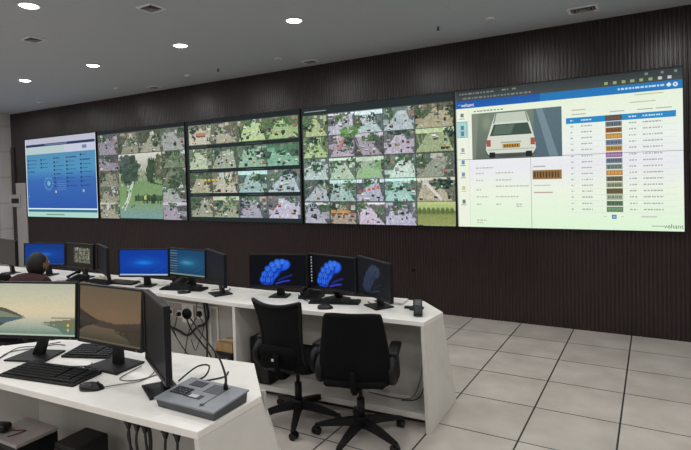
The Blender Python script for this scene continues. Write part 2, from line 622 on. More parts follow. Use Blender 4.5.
def pic_dashboard():
    cv = Canvas(184, 126, (70, 120, 190))
    cv.vgrad(0, .2, 1, .9, [(0, (84, 146, 184)), (.3, (78, 148, 190)), (.48, (58, 108, 180)), (1, (46, 90, 172))])
    cv.rect(0, 0, 1, .07, (190, 192, 208))
    cv.rect(0, .07, 1, .105, (40, 52, 96))
    cv.rect(.3, .078, .62, .092, (110, 120, 160))
    cv.rect(0, .105, .58, .2, (186, 206, 206))
    cv.rect(.58, .105, 1, .2, (200, 206, 224))
    cv.rect(.82, .13, .88, .165, (120, 130, 170))
    cv.rect(.58, .2, .582, .5, (96, 140, 190))
    rng = np.random.default_rng(5)
    for u, rows in ((.03, (.26, .31, .36, .41)), (.23, (.26, .31, .36)), (.42, (.25, .3, .35, .4, .45, .5, .55, .6)), (.6, (.25, .3, .35, .4, .45, .5, .55, .6)), (.79, (.23, .29, .34, .39, .44, .5, .55, .6))):
        for v in rows:
            cv.rect(u, v, u + .02, v + .022, (30, 52, 100))
            cv.rect(u + .03, v + .006, u + .03 + rng.uniform(.05, .12), v + .016, (52, 86, 140))
    for k in range(14):
        a = k / 14 * 2 * PI
        cv.rect(.33 + .06 * math.cos(a), .57 + .075 * math.sin(a), .345 + .06 * math.cos(a), .587 + .075 * math.sin(a), (110, 166, 200))
    cv.ell(.34, .575, .03, .04, (140, 196, 214), .8, .4)
    for k in range(5):
        cv.rect(.46, .55 + k * .026, .58, .556 + k * .026, (92, 140, 196))
    cv.rect(.43, .67, .45, .70, (190, 190, 150))
    cv.rect(.81, .66, .83, .69, (180, 190, 160))
    cv.rect(.03, .73, .04, .75, (220, 225, 225))
    cv.rect(0, .885, 1, .905, (225, 245, 248))
    cv.rect(0, .905, 1, .94, (56, 112, 140))
    cv.rect(0, .94, 1, 1, (176, 216, 204))
    cv.rect(.28, .962, .55, .975, (120, 160, 150))
    cv.rect(0, 0, .012, 1, (214, 232, 240))
    cv.rect(.988, 0, 1, 1, (222, 236, 236))
    return cv


def pic_junction():
    rng = np.random.default_rng(11)
    cv = Canvas(190, 132, (60, 70, 60))
    P = dict(l=(150, 142, 160), o=(148, 150, 122), g=(118, 140, 104), c=(150, 156, 150))
    for i, k in enumerate('looc'):
        traffic(cv, rng, i * .25, .04, i * .25 + .25, .28, P[k], .7, 9)
    for i, k in enumerate('looo'):
        traffic(cv, rng, 0, .28 + i * .18, .25, .46 + i * .18, P[k], .4, 9)
    for i, k in enumerate('ggcl'):
        traffic(cv, rng, .75, .28 + i * .18, 1, .46 + i * .18, P[k], .7, 7)
    # big centre picture
    c = (.25, .28, .75, .99)
    cv.vgrad(*c, [(0, (214, 214, 204)), (.3, (170, 176, 160)), (.45, (122, 150, 106)), (.75, (126, 158, 110)), (.88, (128, 156, 140)), (1, (120, 160, 160))])
    foliage(cv, rng, .36, .43, .11, .15, (66, 84, 72), 260, c)
    foliage(cv, rng, .31, .36, .07, .09, (80, 96, 88), 90, c)
    foliage(cv, rng, .63, .45, .06, .13, (62, 82, 62), 140, c)
    foliage(cv, rng, .71, .42, .04, .13, (92, 96, 76), 90, c)
    foliage(cv, rng, .51, .5, .05, .06, (136, 146, 118), 40, c)
    cv.line([(.56, .5), (.62, .6), (.74, .63)], .008, (58, 80, 56))
    cv.rect(.43, .74, .75, .8, (70, 96, 62), .9)
    for k in range(18):
        x = rng.uniform(.43, .72)
        cv.rect(x, rng.uniform(.72, .8), x + .014, rng.uniform(.8, .84), (52, 66, 48), .8)
    cv.rect(.54, .74, .57, .79, (190, 196, 120))
    cv.line([(.28, .88), (.34, .8), (.40, .62)], .008, (226, 232, 220))
    cv.line([(.31, .90), (.37, .78), (.42, .60)], .008, (216, 224, 206))
    for k in range(12):
        x, y = rng.uniform(.27, .45), rng.uniform(.56, .86)
        cv.rect(x, y, x + .02, y + .025, [(200, 210, 200), (70, 90, 66)][k % 2], .7)
    foliage(cv, rng, .87, .6, .06, .07, (60, 82, 62), 80)
    cv.noise(8, rng, *c)
    cv.rect(0, 0, 1, .04, (26, 33, 37))
    return cv


def pic_rows():
    rng = np.random.default_rng(21)
    cv = Canvas(200, 138, (34, 44, 46))
    cols = (0.02, .24, .48, .73, .99)
    pal = [[(168, 166, 140), (172, 170, 140), (160, 190, 120), (150, 184, 112)],
           [(150, 168, 132), (146, 160, 136), (138, 186, 152), (120, 188, 150)],
           [(168, 170, 132), (160, 156, 136), (150, 196, 190), (176, 202, 210)],
           [(158, 168, 140), (140, 152, 122), (166, 166, 190), (170, 164, 190)]]
    for r in range(4):
        v0 = .04 + r * .24
        for c in range(4):
            traffic(cv, rng, cols[c], v0, cols[c + 1], v0 + .205, pal[r][c], .55, 13, .25)
        if r:
            cv.rect(.02, v0 - .035, .99, v0, (30, 40, 42))
            cv.rect(.04, v0 - .022, .2, v0 - .014, (70, 84, 84))
            cv.rect(.55, v0 - .022, .7, v0 - .014, (70, 84, 84))
    cv.rect(.1, .125, .19, .15, (190, 132, 104))    # long orange truck
    cv.rect(.105, .15, .185, .165, (120, 84, 70))
    for u in (.16, .195, .235, .27):                # yellow buses
        cv.rect(u, .585, u + .026, .612, (206, 186, 84))
        cv.rect(u, .606, u + .026, .616, (96, 92, 60))
    cv.rect(.74, .3, .97, .35, (84, 146, 108), .5)
    cv.line([(.5, .1), (.52, .24)], .01, (50, 70, 60))
    cv.rect(0, 0, 1, .035, (26, 33, 37))
    return cv


def pic_grid():
    rng = np.random.default_rng(33)
    cv = Canvas(210, 146, (40, 50, 50))
    cols = (0.0, .19, .38, .57, .77, 1.0)
    pal = [[(166, 186, 122), (178, 176, 196), (164, 186, 188), (160, 180, 184), (166, 160, 120)],
           [(150, 180, 110), (190, 172, 196), (170, 160, 176), (180, 172, 190), (150, 170, 116)],
           [(160, 184, 180), (150, 180, 150), (162, 188, 156), (160, 186, 170), (152, 164, 140)],
           [(150, 160, 168), (150, 190, 180), (170, 178, 196), (130, 178, 166), (166, 160, 128)],
           [(176, 174, 196), (170, 150, 130), (164, 150, 170), (174, 170, 200), (140, 160, 104)]]
    for r in range(5):
        v0 = .06 + r * .188
        for c in range(5):
            traffic(cv, rng, cols[c], v0, cols[c + 1], v0 + .188, pal[r][c], .7, 9, .3)
            cv.rect(cols[c], v0, cols[c] + .004, v0 + .188, (60, 72, 72), .8)
        cv.rect(0, v0, 1, v0 + .006, (60, 74, 74), .7)
    foliage(cv, rng, .33, .22, .06, .05, (96, 146, 70), 60)
    cv.line([(.27, .37), (.30, .29)], .014, (196, 128, 130))
    cv.line([(.285, .36), (.305, .31)], .006, (120, 96, 100))
    cv.poly([(.40, .56), (.55, .48), (.56, .61), (.38, .62)], (150, 196, 140), .7)
    for u in (.2, .245, .29):
        cv.rect(u, .885, u + .035, .92, (196, 146, 92))
        cv.rect(u, .91, u + .035, .925, (120, 84, 60))
    for k in range(5):
        cv.rect(.40 + k * .03, .72 - k * .008, .42 + k * .03, .742 - k * .008, (178, 110, 100))
    cv.line([(.84, .68), (.92, .8)], .012, (214, 214, 206))
    cv.vgrad(.775, .815, 1, .995, [(0, (190, 204, 140)), (.35, (170, 186, 120)), (.42, (104, 118, 70)), (.6, (140, 150, 92)), (1, (150, 160, 96))])
    for k in range(8):
        cv.ell(.79 + k * .027, .885, .014, .03, (88, 106, 60), .9, .4)
    cv.noise(6, rng)
    cv.rect(0, 0, 1, .06, (36, 45, 48))
    cv.rect(.02, .025, .18, .035, (150, 164, 164))
    return cv


def pic_plates():
    rng = np.random.default_rng(44)
    cv = Canvas(480, 334, (236, 246, 224))
    W, H = 480, 334
    cv.vgrad(0, .13, 1, 1, [(0, (236, 246, 222)), (.3, (240, 247, 240)), (.5, (238, 238, 244)), (.7, (240, 248, 230)), (1, (226, 250, 218))])
    cv.vgrad(0, 0, 1, .075, [(0, (52, 58, 60)), (1, (70, 78, 78))])
    for u0, u1, v in ((.02, .2, .018), (.24, .27, .015), (.29, .31, .015), (.04, .38, .05)):
        u = u0
        while u < u1:
            w = rng.uniform(.006, .02)
            cv.rect(u, v, min(u + w, u1), v + .012, (120, 128, 124))
            u += w + .006
    for u in (.86, .92, .97):
        cv.rect(u, .012, u + .012, .026, (120, 140, 120))
    for k in range(8):
        cv.rect(.70 + k * .035, .045, .715 + k * .035, .062, (150, 166, 110) if k < 6 else (200, 204, 200))
    cv.vgrad(0, .075, 1, .13, [(0, (30, 90, 170)), (1, (34, 100, 178))])
    cv.rect(.42, .075, 1, .13, (40, 130, 190), .75)
    cv.rect(.014, .098, .022, .106, (160, 190, 230))
    cv.ell(.95, .1, .008, .012, (226, 240, 250))
    cv.ell(.974, .1, .009, .013, (226, 240, 250))
    cv.ell(.974, .1, .004, .006, (40, 130, 190))
    u = .755
    while u < .93:
        w = rng.uniform(.006, .016)
        cv.rect(u, .094, u + w, .106, (190, 220, 240))
        u += w + .004
    # side bar
    cv.rect(0, .13, .066, 1, (240, 246, 226))
    cv.rect(.064, .13, .066, 1, (214, 222, 206))
    cv.rect(.004, .225, .06, .345, (176, 214, 214))
    cv.rect(.004, .225, .06, .23, (130, 180, 190))
    cv.rect(.056, .225, .06, .345, (110, 160, 170))
    for v, c in ((.165, (96, 110, 120)), (.255, (60, 120, 140)), (.3, (60, 120, 140)), (.42, (150, 150, 190)), (.51, (90, 130, 170)), (.60, (120, 130, 170)), (.70, (200, 190, 150)), (.80, (90, 110, 110))):
        cv.rect(.024, v, .042, v + .028, c, .85)
        cv.rect(.018, v + .036, .046, v + .041, (150, 160, 160))
    # title over the photo
    for k in range(9):
        cv.rect(.095 + k * .017, .152, .107 + k * .017, .162, (130, 140, 130))
    # road photo with a white hatchback seen from behind
    p = (.084, .175, .517, .51)
    cv.vgrad(*p, [(0, (118, 134, 118)), (.5, (110, 124, 112)), (1, (98, 108, 98))])
    cv.rect(.39, .175, .517, .51, (84, 108, 124), .75)
    cv.poly([(.084, .175), (.12, .175), (.10, .51), (.084, .51)], (142, 150, 130), .6)
    cv.poly([(.40, .175), (.43, .175), (.50, .51), (.46, .51)], (150, 170, 180), .5)
    cv.ell(.16, .25, .03, .07, (150, 156, 130), .7, .7, p)
    body = (216, 222, 208)
    cv.ell(.275, .475, .135, .03, (50, 58, 58), .8, .5, p)
    cv.poly([(.205, .185), (.355, .185), (.372, .26), (.392, .37), (.398, .44), (.385, .475), (.165, .475), (.153, .44), (.16, .37), (.185, .26)], body)
    cv.poly([(.21, .19), (.35, .19), (.362, .25), (.198, .25)], (196, 206, 190))
    cv.line([(.208, .19), (.196, .255)], .005, (120, 130, 120))
    cv.line([(.352, .19), (.364, .255)], .005, (120, 130, 120))
    cv.poly([(.196, .262), (.362, .262), (.38, .345), (.175, .345)], (66, 84, 76))
    cv.poly([(.205, .27), (.30, .27), (.28, .335), (.19, .335)], (92, 112, 100))
    cv.rect(.158, .372, .18, .42, (170, 90, 70))
    cv.rect(.372, .372, .394, .42, (170, 90, 70))
    cv.rect(.23, .39, .33, .398, (160, 168, 156))
    cv.rect(.238, .405, .322, .435, (190, 140, 70))
    for k in range(6):
        cv.rect(.245 + k * .0125, .411, .252 + k * .0125, .429, (92, 66, 40))
    cv.rect(.16, .44, .39, .447, (170, 178, 166))
    cv.rect(.17, .462, .20, .50, (34, 38, 38))
    cv.rect(.35, .462, .38, .50, (34, 38, 38))
    cv.rect(.2, .47, .35, .485, (80, 86, 82))
    # form below the photo
    for v, segs in ((.565, ((.1, .19),)), (.605, ((.1, .14), (.2, .29))), (.655, ((.1, .135), (.2, .28))), (.70, ((.2, .36),)), (.725, ((.1, .125),)), (.775, ((.1, .16), (.2, .31))), (.83, ((.1, .125), (.2, .225), (.3, .33))), (.845, ((.3, .33),)), (.945, ((.1, .15),)), (.965, ((.1, .135),))):
        for a, b in segs:
            u = a
            while u < b:
                w = rng.uniform(.006, .016)
                cv.rect(u, v, min(u + w, b), v + .009, (186, 192, 176))
                u += w + .004
    cv.rect(.384, .57, .44, .578, (180, 186, 170))
    cv.rect(.379, .6, .512, .662, (150, 112, 70))
    for k in range(9):
        cv.rect(.386 + k * .0135, .612, .393 + k * .0135, .65, (84, 60, 40))
    cv.rect(.384, .70, .46, .708, (190, 196, 180))
    cv.rect(.384, .75, .47, .758, (190, 170, 160))
    # table
    cv.rect(.56, .205, .62, .212, (196, 202, 180))
    cv.rect(.82, .14, .93, .146, (190, 196, 170))
    cv.rect(.80, .185, .9, .191, (190, 196, 170))
    for u in (.56, .72, .83, .9):
        cv.rect(u, .235, u + .06, .241, (170, 178, 160))
    cv.rect(.535, .257, .975, .297, (44, 140, 200))
    cols = [(96, 74, 62), (120, 130, 136), (150, 104, 66), (176, 134, 70), (120, 136, 160), (186, 150, 84), (150, 112, 150), (118, 132, 148), (132, 150, 140), (176, 130, 70), (120, 118, 96), (150, 160, 130), (104, 92, 62), (170, 182, 160), (104, 128, 98), (100, 128, 96)]
    for k in range(16):
        v = .26 + k * .0393
        hl = k == 0
        cv.rect(.703, v, .768, v + .0335, cols[k])
        for j in range(8):
            if k != 12:
                cv.rect(.708 + j * .0073, v + .007, .712 + j * .0073, v + .026, tuple(c * (.55 if k % 3 else 1.35) for c in cols[k]), .8)
        tc = (214, 236, 248) if hl else (172, 178, 178)
        for a, b in ((.555, .566), (.6, .645), (.795, .825), (.85, .925)):
            u = a
            while u < b:
                w = rng.uniform(.005, .012)
                cv.rect(u, v + .012, min(u + w, b), v + .021, tc)
                u += w + .003
        if not hl:
            cv.rect(.535, v + .037, .975, v + .039, (226, 232, 222))
    cv.rect(.722, .9, .742, .928, (60, 120, 170))
    cv.rect(.727, .907, .737, .921, (150, 190, 220))
    cv.rect(.69, .911, .70, .917, (190, 200, 190))
    cv.rect(.76, .911, .768, .917, (190, 200, 190))
    cv.rect(.84, .908, .9, .916, (200, 206, 196))
    cv.rect(.88, .968, .925, .974, (170, 184, 168))
    # panel joints of the tiled display
    cv.rect(0, .503, 1, .506, (70, 84, 80), .75)
    cv.rect(.3705, .51, .373, 1, (120, 132, 122), .8)
    cv.noise(3, rng)
    cv.rect(0, 0, .004, 1, (120, 140, 140), .5)
    return cv


def pic_lake(dim):
    cv = Canvas(112, 64)
    cv.vgrad(0, 0, 1, .66, [(0, (182, 184, 164)), (.4, (198, 194, 168)), (.8, (214, 200, 166)), (1, (200, 194, 170))])
    cv.vgrad(0, .66, 1, 1, [(0, (196, 190, 166)), (.5, (160, 170, 154)), (1, (108, 132, 122))])
    cv.ell(.45, .55, .5, .25, (222, 204, 168), .35, 1)
    cv.poly([(0, .47), (.08, .48), (.2, .55), (.3, .62), (.36, .645), (0, .65)], (84, 88, 72))
    cv.poly([(0, .53), (.12, .57), (.25, .63), (.34, .655), (0, .66)], (128, 132, 112))
    cv.poly([(0, .66), (.38, .65), (.2, .72), (.05, .78), (0, .80)], (80, 98, 106))
    cv.poly([(0, .76), (.1, .76), (.02, .83), (0, .83)], (66, 84, 62))
    cv.poly([(.6, .655), (.8, .64), (1, .635), (1, .68), (.75, .67)], (150, 146, 120))
    cv.poly([(.55, .75), (.75, .71), (1, .67), (1, .9), (.9, .86), (.8, .8)], (116, 118, 90))
    cv.poly([(.55, .77), (.8, .8), (1, .88), (1, 1), (.85, .98), (.78, .86)], (96, 122, 106))
    if not dim:
        cv.rect(.895, .77, .92, .81, (214, 190, 110))
        cv.rect(.895, .86, .92, .9, (190, 178, 116))
    cv.rect(0, .965, 1, 1, (176, 190, 170))
    rng = np.random.default_rng(3)
    cv.noise(3, rng)
    if dim:
        g = cv.a.mean(-1, keepdims=True)
        cv.a = (cv.a * .55 + g * .45) * np.array((.56, .48, .40))
        cv.poly([(0, .42), (.1, .5), (.3, .6), (.6, .64), (1, .56), (1, .72), (.4, .74), (0, .66)], (60, 52, 46), .8)
        cv.ell(.55, .5, .3, .16, (130, 100, 76), .5, 1)
    return cv


def pic_blob(dim=1.0, icons=False):
    """generic abstract blue swirl on black"""
    cv = Canvas(120, 66, (3, 6, 13))
    # broad bright lobes sweeping from lower left to upper right, darker folds between them
    for i in range(26):
        t = i / 25
        u, v = .23 + .40 * t, .80 - .54 * t - .10 * math.sin(t * PI)
        r = .09 + .055 * math.sin(t * PI)
        cv.ell(u + .02, v + .03, r, r * 1.75, (18 + 14 * t, 74 + 20 * t, 214 + 20 * t), .55, .45)
    cv.ell(.31, .80, .14, .27, (24, 86, 222), .85, .35)
    cv.ell(.42, .52, .12, .28, (26, 92, 228), .7, .5)
    for i in range(22):
        t = i / 21
        cv.ell(.36 + .17 * t, .86 - .48 * t, .055, .11, (26, 92, 226), .5, .5)
    for (u, v, r, t) in ((.22, .80, .075, 0), (.25, .62, .075, .2), (.31, .44, .075, .4), (.39, .30, .075, .6), (.48, .21, .075, .8), (.57, .20, .07, 1), (.36, .62, .07, .3), (.43, .46, .07, .5), (.51, .36, .065, .8), (.32, .82, .07, .2)):
        cv.ell(u + .012, v + .03, r, r * 1.8, (8, 34, 140), .75, .3)
        cv.ell(u, v, r * .88, r * 1.6, (30 + 30 * t, 96 + 34 * t, 228 + 20 * t), .85, .5)
    for k in range(5):
        o = k * .045
        cv.line([(.20 + o, .86), (.21 + o, .70 - o * .4), (.27 + o, .52 - o * .5), (.36 + o, .36 - o * .3), (.47 + o * .7, .24)], .008, (86, 160, 255), .5)
        cv.line([(.225 + o, .86), (.235 + o, .70 - o * .4), (.29 + o, .53 - o * .5), (.38 + o, .37 - o * .3)], .008, (6, 26, 130), .5)
    cv.ell(.63, .26, .075, .13, (54, 118, 244), .7, .6)
    cv.ell(.60, .62, .11, .17, (5, 8, 26), .85, .5)
    cv.line([(.50, .82), (.62, .72), (.74, .64)], .03, (22, 34, 110), .6)
    cv.line([(.46, .93), (.58, .86), (.70, .82)], .026, (46, 56, 190), .55)
    cv.rect(0, .965, 1, 1, (12, 14, 22))
    if icons:
        for k in range(9):
            cv.rect(.03, .06 + k * .095, .055, .09 + k * .095, (190, 190, 190))
            cv.rect(.02, .10 + k * .095, .065, .115 + k * .095, (90, 90, 96))
    if dim < 1:
        g = cv.a.mean(-1, keepdims=True)
        cv.a = (cv.a * .45 + g * .6) * dim + np.array((18, 20, 24))
    return cv


def pic_glow(base, glow, icons=False, bar=(170, 190, 215), side=None):
    cv = Canvas(100, 56, base)
    cv.vgrad(0, 0, 1, 1, [(0, tuple(c * .92 for c in base)), (.5, base), (1, tuple(c * .9 for c in base))])
    cv.ell(.52, .5, .45, .33, glow, .5, 1)
    cv.ell(.5, .5, .24, .12, tuple(min(255, c * 1.25) for c in glow), .8, 1)
    cv.line([(.7, .85), (.85, .75), (.95, .6)], .01, glow, .4)
    if icons:
        cv.rect(0, 0, .26, .93, tuple(c * .8 for c in base), .6)
        for k in range(9):
            cv.rect(.03, .05 + k * .1, .24, .075 + k * .1, (150, 160, 160), .7)
            cv.rect(.03, .09 + k * .1, .2, .1 + k * .1, (30, 50, 60), .6)
    cv.rect(0, .95, 1, 1, bar)
    return cv


def pic_dark(c=(16, 16, 18)):
    return Canvas(8, 6, c)


def pic_cctv_small():
    rng = np.random.default_rng(9)
    cv = Canvas(84, 48, (34, 30, 26))
    for r in range(4):
        for c in range(4):
            traffic(cv, rng, .3 + c * .15, .14 + r * .17, .44 + c * .15, .3 + r * .17, (116, 110, 88), .5, 4, 0)
    cv.rect(.26, .14, .28, .82, (80, 56, 30))
    return cv


# ================================================================== ROOM
def build_room():
    bm = new()
    box(bm, ((XL + XR) / 2, (YB + YW) / 2 + .2, -0.05), (XR - XL + .8, YW - YB + .9, 0.1))
    struct('floor', bm, 'floor')
    bm = new()
    box(bm, ((XL + XR) / 2, (YB + YW) / 2 + .2, ZC + 0.05), (XR - XL + .8, YW - YB + .9, 0.1))
    struct('ceiling', bm, 'ceiling')
    # display wall: one fluted cladding sheet (ribs along its whole width)
    bm = new()
    pitch, depth = 0.042, 0.008
    x = XL - 0.02
    prof = []
    while x < XR + .02:
        prof += [(x, YW + depth), (x + .007, YW + depth), (x + .011, YW + .003), (x + .018, YW + .0005), (x + .031, YW + .0005), (x + .038, YW + .003)]
        x += pitch
    n = len(prof)
    lo = [bm.verts.new((p[0], p[1], 0)) for p in prof]
    hi = [bm.verts.new((p[0], p[1], ZC)) for p in prof]
    for i in range(n - 1):
        bm.faces.new((lo[i], lo[i + 1], hi[i + 1], hi[i]))
    bl = [bm.verts.new(q) for q in ((prof[0][0], YW + .12, 0), (prof[-1][0], YW + .12, 0), (prof[-1][0], YW + .12, ZC), (prof[0][0], YW + .12, ZC))]
    bm.faces.new((bl[1], bl[0], bl[3], bl[2]))
    struct('wall_display', bm, 'flute')
    bm = new()
    box(bm, (XL - .06, (YB + YW) / 2, ZC / 2), (.12, YW - YB + .2, ZC))
    struct('wall_left', bm, 'acoustic')
    bm = new()
    box(bm, (XR + .06, (YB + YW) / 2, ZC / 2), (.12, YW - YB + .2, ZC))
    struct('wall_right', bm, 'paint')
    bm = new()
    box(bm, ((XL + XR) / 2, YB - .06, ZC / 2), (XR - XL, .12, ZC))
    struct('wall_back', bm, 'paint')
    # pale narrow door leaf in the corner beside the displays
    bm = new()
    box(bm, (-12.62, YW - .022, 0.985), (.42, .03, 1.955), .004)
    d = struct('door_1', bm, 'door')
    bm = new()
    box(bm, (-12.93, YW - .02, 1.4), (.14, .03, 2.8), .003)
    struct('trim_1', bm, 'gap')


def build_lights():
    spots = [(-5.063, 2.785, 'recessed round downlight at the top left corner of the photo, nearest on that side'),
             (-5.064, 4.622, 'recessed round downlight, second from right in the lit row, above the second video display'),
             (-3.316, 4.623, 'recessed round downlight, rightmost one in view, above the third video display'),
             (-6.882, 4.649, 'recessed round downlight above the blue dashboard display, third from the right'),
             (-8.662, 4.653, 'recessed round downlight, farthest left of the lit row, small and low in view')]
    hidden = [(-1.56, 4.62), (.20, 4.62), (1.95, 4.62), (-10.43, 4.65), (-12.2, 4.65)]
    for y in (2.78, 0.95, -.9, -2.6):
        for x in (-12.2, -10.4, -8.6, -6.83, -5.063, -3.3, -1.55, .2, 1.95):
            if (x, y) != (-5.063, 2.78):
                hidden.append((x, y))
    proto = None
    for i, (x, y, lab) in enumerate(spots + [(a, b, 'recessed round downlight further along the ceiling, beyond the view') for a, b in hidden]):
        g = 'recessed ceiling downlights' if i < len(spots) else 'recessed downlights beyond the view'
        if proto is None:
            t = thing('ceiling_downlight', lab, 'ceiling light', (x, y, ZC), 0, g, True)
            bm = new()
            lathe(bm, [(.080, -.0005), (.100, -.0005), (.102, -.006), (.096, -.012), (.082, -.012), (.080, -.004)], 32)
            bmesh.ops.recalc_face_normals(bm, faces=bm.faces)
            obj('trim_ring', bm, 'trimring', t, True)
            bm = new()
            lathe(bm, [(0, -.026), (.035, -.024), (.062, -.017), (.080, -.008), (.080, -.0006), (0, -.0006)], 28)
            obj('diffuser', bm, 'lamp', t, True)
            proto = t
        else:
            dup(proto, (x, y, ZC), 0, lab, g)
        ld = bpy.data.lights.new('downlight_lamp', 'AREA')
        ld.shape = 'DISK'
        ld.size = 0.12
        ld.energy = LAMP_W
        ld.color = (1.0, 0.985, 0.975)
        ld.spread = R(180)
        lo = bpy.data.objects.new('downlight_lamp', ld)
        lo.location = (x, y, ZC - .03)
        COL.objects.link(lo)


def build_ceiling_items():
    def vent(x, y, s, sy, rz, lab):
        t = thing('ceiling_vent', lab, 'vent', (x, y, ZC), rz, 'ceiling air vents', True)
        bm = new()
        box(bm, (0, 0, -.002), (s * .9, sy * .9, .003))
        obj('duct_opening', bm, 'vent_dark', t)
        bm = new()
        for a, b, c, d in ((-s / 2, 0, .02, sy), (s / 2, 0, .02, sy), (0, -sy / 2, s, .02), (0, sy / 2, s, .02)):
            box(bm, (a, b, -.006), (c + .012, d + .012, .011), .002)
        obj('frame', bm, 'trimring', t)
        for k in (.72, .46, .2):
            bm = new()
            for sgn in (-1, 1):
                for w in range(2):
                    a = s * k / 2
                    b = sy * k / 2
                    mt = Matrix.Translation((sgn * a, 0, -.012)) @ Matrix.Rotation(sgn * R(40), 4, 'Y') if w == 0 else Matrix.Translation((0, sgn * b, -.012)) @ Matrix.Rotation(-sgn * R(40), 4, 'X')
                    box(bm, (0, 0, 0), (.018, 2 * b, .002) if w == 0 else (2 * a, .018, .002), 0, mt)
            obj('louver', bm, 'vent', t)
    vent(-4.207, 3.484, .19, .17, 0, 'square grey air vent in the ceiling between two downlights, at top of photo')
    vent(-6.193, 3.436, .19, .17, 0, 'square grey air vent in the ceiling near the left edge of the photo')
    vent(-7.638, 6.327, .20, .14, 0, 'small grey air vent at the wall above the second video display')
    vent(-4.285, 6.339, .20, .14, 0, 'small grey air vent at the wall above the fourth video display')
    vent(-.621, 6.101, .27, .20, 0, 'largest grey ceiling vent, at upper right above the rightmost video display')

    def detector(x, y, lab):
        t = thing('smoke_detector', lab, 'smoke detector', (x, y, ZC), 0, 'ceiling smoke detectors', True)
        bm = new()
        lathe(bm, [(0, -.0005), (.052, -.0005), (.052, -.012), (.045, -.018), (0, -.018)], 24)
        obj('base', bm, 'trimring', t, True)
        bm = new()
        lathe(bm, [(.034, -.0185), (.034, -.03), (.026, -.04), (0, -.042), (0, -.0185)], 24)
        obj('sensor_head', bm, 'paint', t, True)
    detector(-1.53, 5.826, 'round white smoke detector in the ceiling at upper right, beside the large vent')
    detector(-8.201, 5.989, 'small round white smoke detector above the second video display')
    detector(-10.69, 6.019, 'small round white smoke detector above the leftmost display')
    detector(-6.386, 5.962, 'small round white smoke detector above the gap between the second and third displays')
    detector(-4.536, 5.909, 'small round white smoke detector above the third video display, near the small vent')

    def sprinkler(x, y, lab):
        t = thing('sprinkler_head', lab, 'sprinkler', (x, y, ZC), 0, 'ceiling sprinkler heads', True)
        bm = new()
        lathe(bm, [(0, -.0005), (.028, -.0005), (.026, -.006), (0, -.006)], 16)
        obj('escutcheon', bm, 'steel', t, True)
        bm = new()
        lathe(bm, [(0, -.0065), (.008, -.0065), (.008, -.03), (.02, -.032), (.02, -.035), (0, -.035)], 12)
        obj('deflector', bm, 'vent_dark', t, True)
    sprinkler(-5.699, 5.926, 'tiny dark sprinkler head in the ceiling left of the rightmost downlight')
    sprinkler(-2.128, 5.811, 'tiny dark sprinkler head in the ceiling left of the right smoke detector')


# ================================================================== VIDEO WALL
def build_displays():
    z0, z1 = 1.193, 2.925
    yf = 6.535
    specs = [(-12.28, -9.69, pic_dashboard, 'large wall display showing a blue dashboard page, leftmost of the five'),
             (-9.62, -7.145, pic_junction, 'large wall display with one big tree-lined junction picture among small camera tiles'),
             (-7.092, -4.645, pic_rows, 'large wall display with four rows of traffic camera tiles split by dark bands'),
             (-4.597, -2.212, pic_grid, 'large wall display filled by a five by five grid of traffic cameras'),
             (-2.182, .274, pic_plates, 'large bright wall display showing a white car photo and number plate table, rightmost')]
    for x0, x1, pic, lab in specs:
        w, h = x1 - x0, z1 - z0
        t = thing('video_wall_display', lab, 'wall display', ((x0 + x1) / 2, yf, z0), 0, 'wall displays', True)
        b = .014
        bm = new()
        box(bm, (0, .045, h / 2), (w + 2 * b, .06, h + 2 * b), .004)
        obj('casing', bm, 'black', t)
        bm = new()
        for c, s in (((-w / 2 - b / 2, .005, h / 2), (b, .02, h + 2 * b)), ((w / 2 + b / 2, .005, h / 2), (b, .02, h + 2 * b)), ((0, .005, -b / 2), (w, .02, b)), ((0, .005, h + b / 2), (w, .02, b))):
            box(bm, c, s, .002)
        obj('bezel', bm, 'bezel', t)
        pic().mesh('screen', w, h, 'screen', t, (0, .004, h / 2))
        if pic is pic_plates:
            for body, u, v, sz, mt, nm in (('vehant', .03, .117, .062, 'text_white', 'logo_lettering'), ('vehant', .925, .982, .066, 'text_dark', 'logo_lettering')):
                cu = bpy.data.curves.new('lettering', 'FONT')
                cu.body = body
                cu.size = sz
                cu.extrude = .0005
                tmp = bpy.data.objects.new('tmp', cu)
                COL.objects.link(tmp)
                dg = bpy.context.evaluated_depsgraph_get()
                me = bpy.data.meshes.new_from_object(tmp.evaluated_get(dg))
                bpy.data.objects.remove(tmp)
                me.materials.clear()
                me.materials.append(M[mt])
                o = bpy.data.objects.new(nm, me)
                COL.objects.link(o)
                o.parent = t
                o.rotation_euler = (PI / 2, 0, 0)
                o.location = (-w / 2 + u * w, .0015, h - v * h)
    # mount strip so that the displays hang on the wall
    bm = new()
    box(bm, (-6.0, YW - .003, 2.06), (12.4, .004, 1.55))
    tag(obj('mounting_board', bm, 'black'), 'black mounting board on the wall behind the row of displays', 'mounting board')


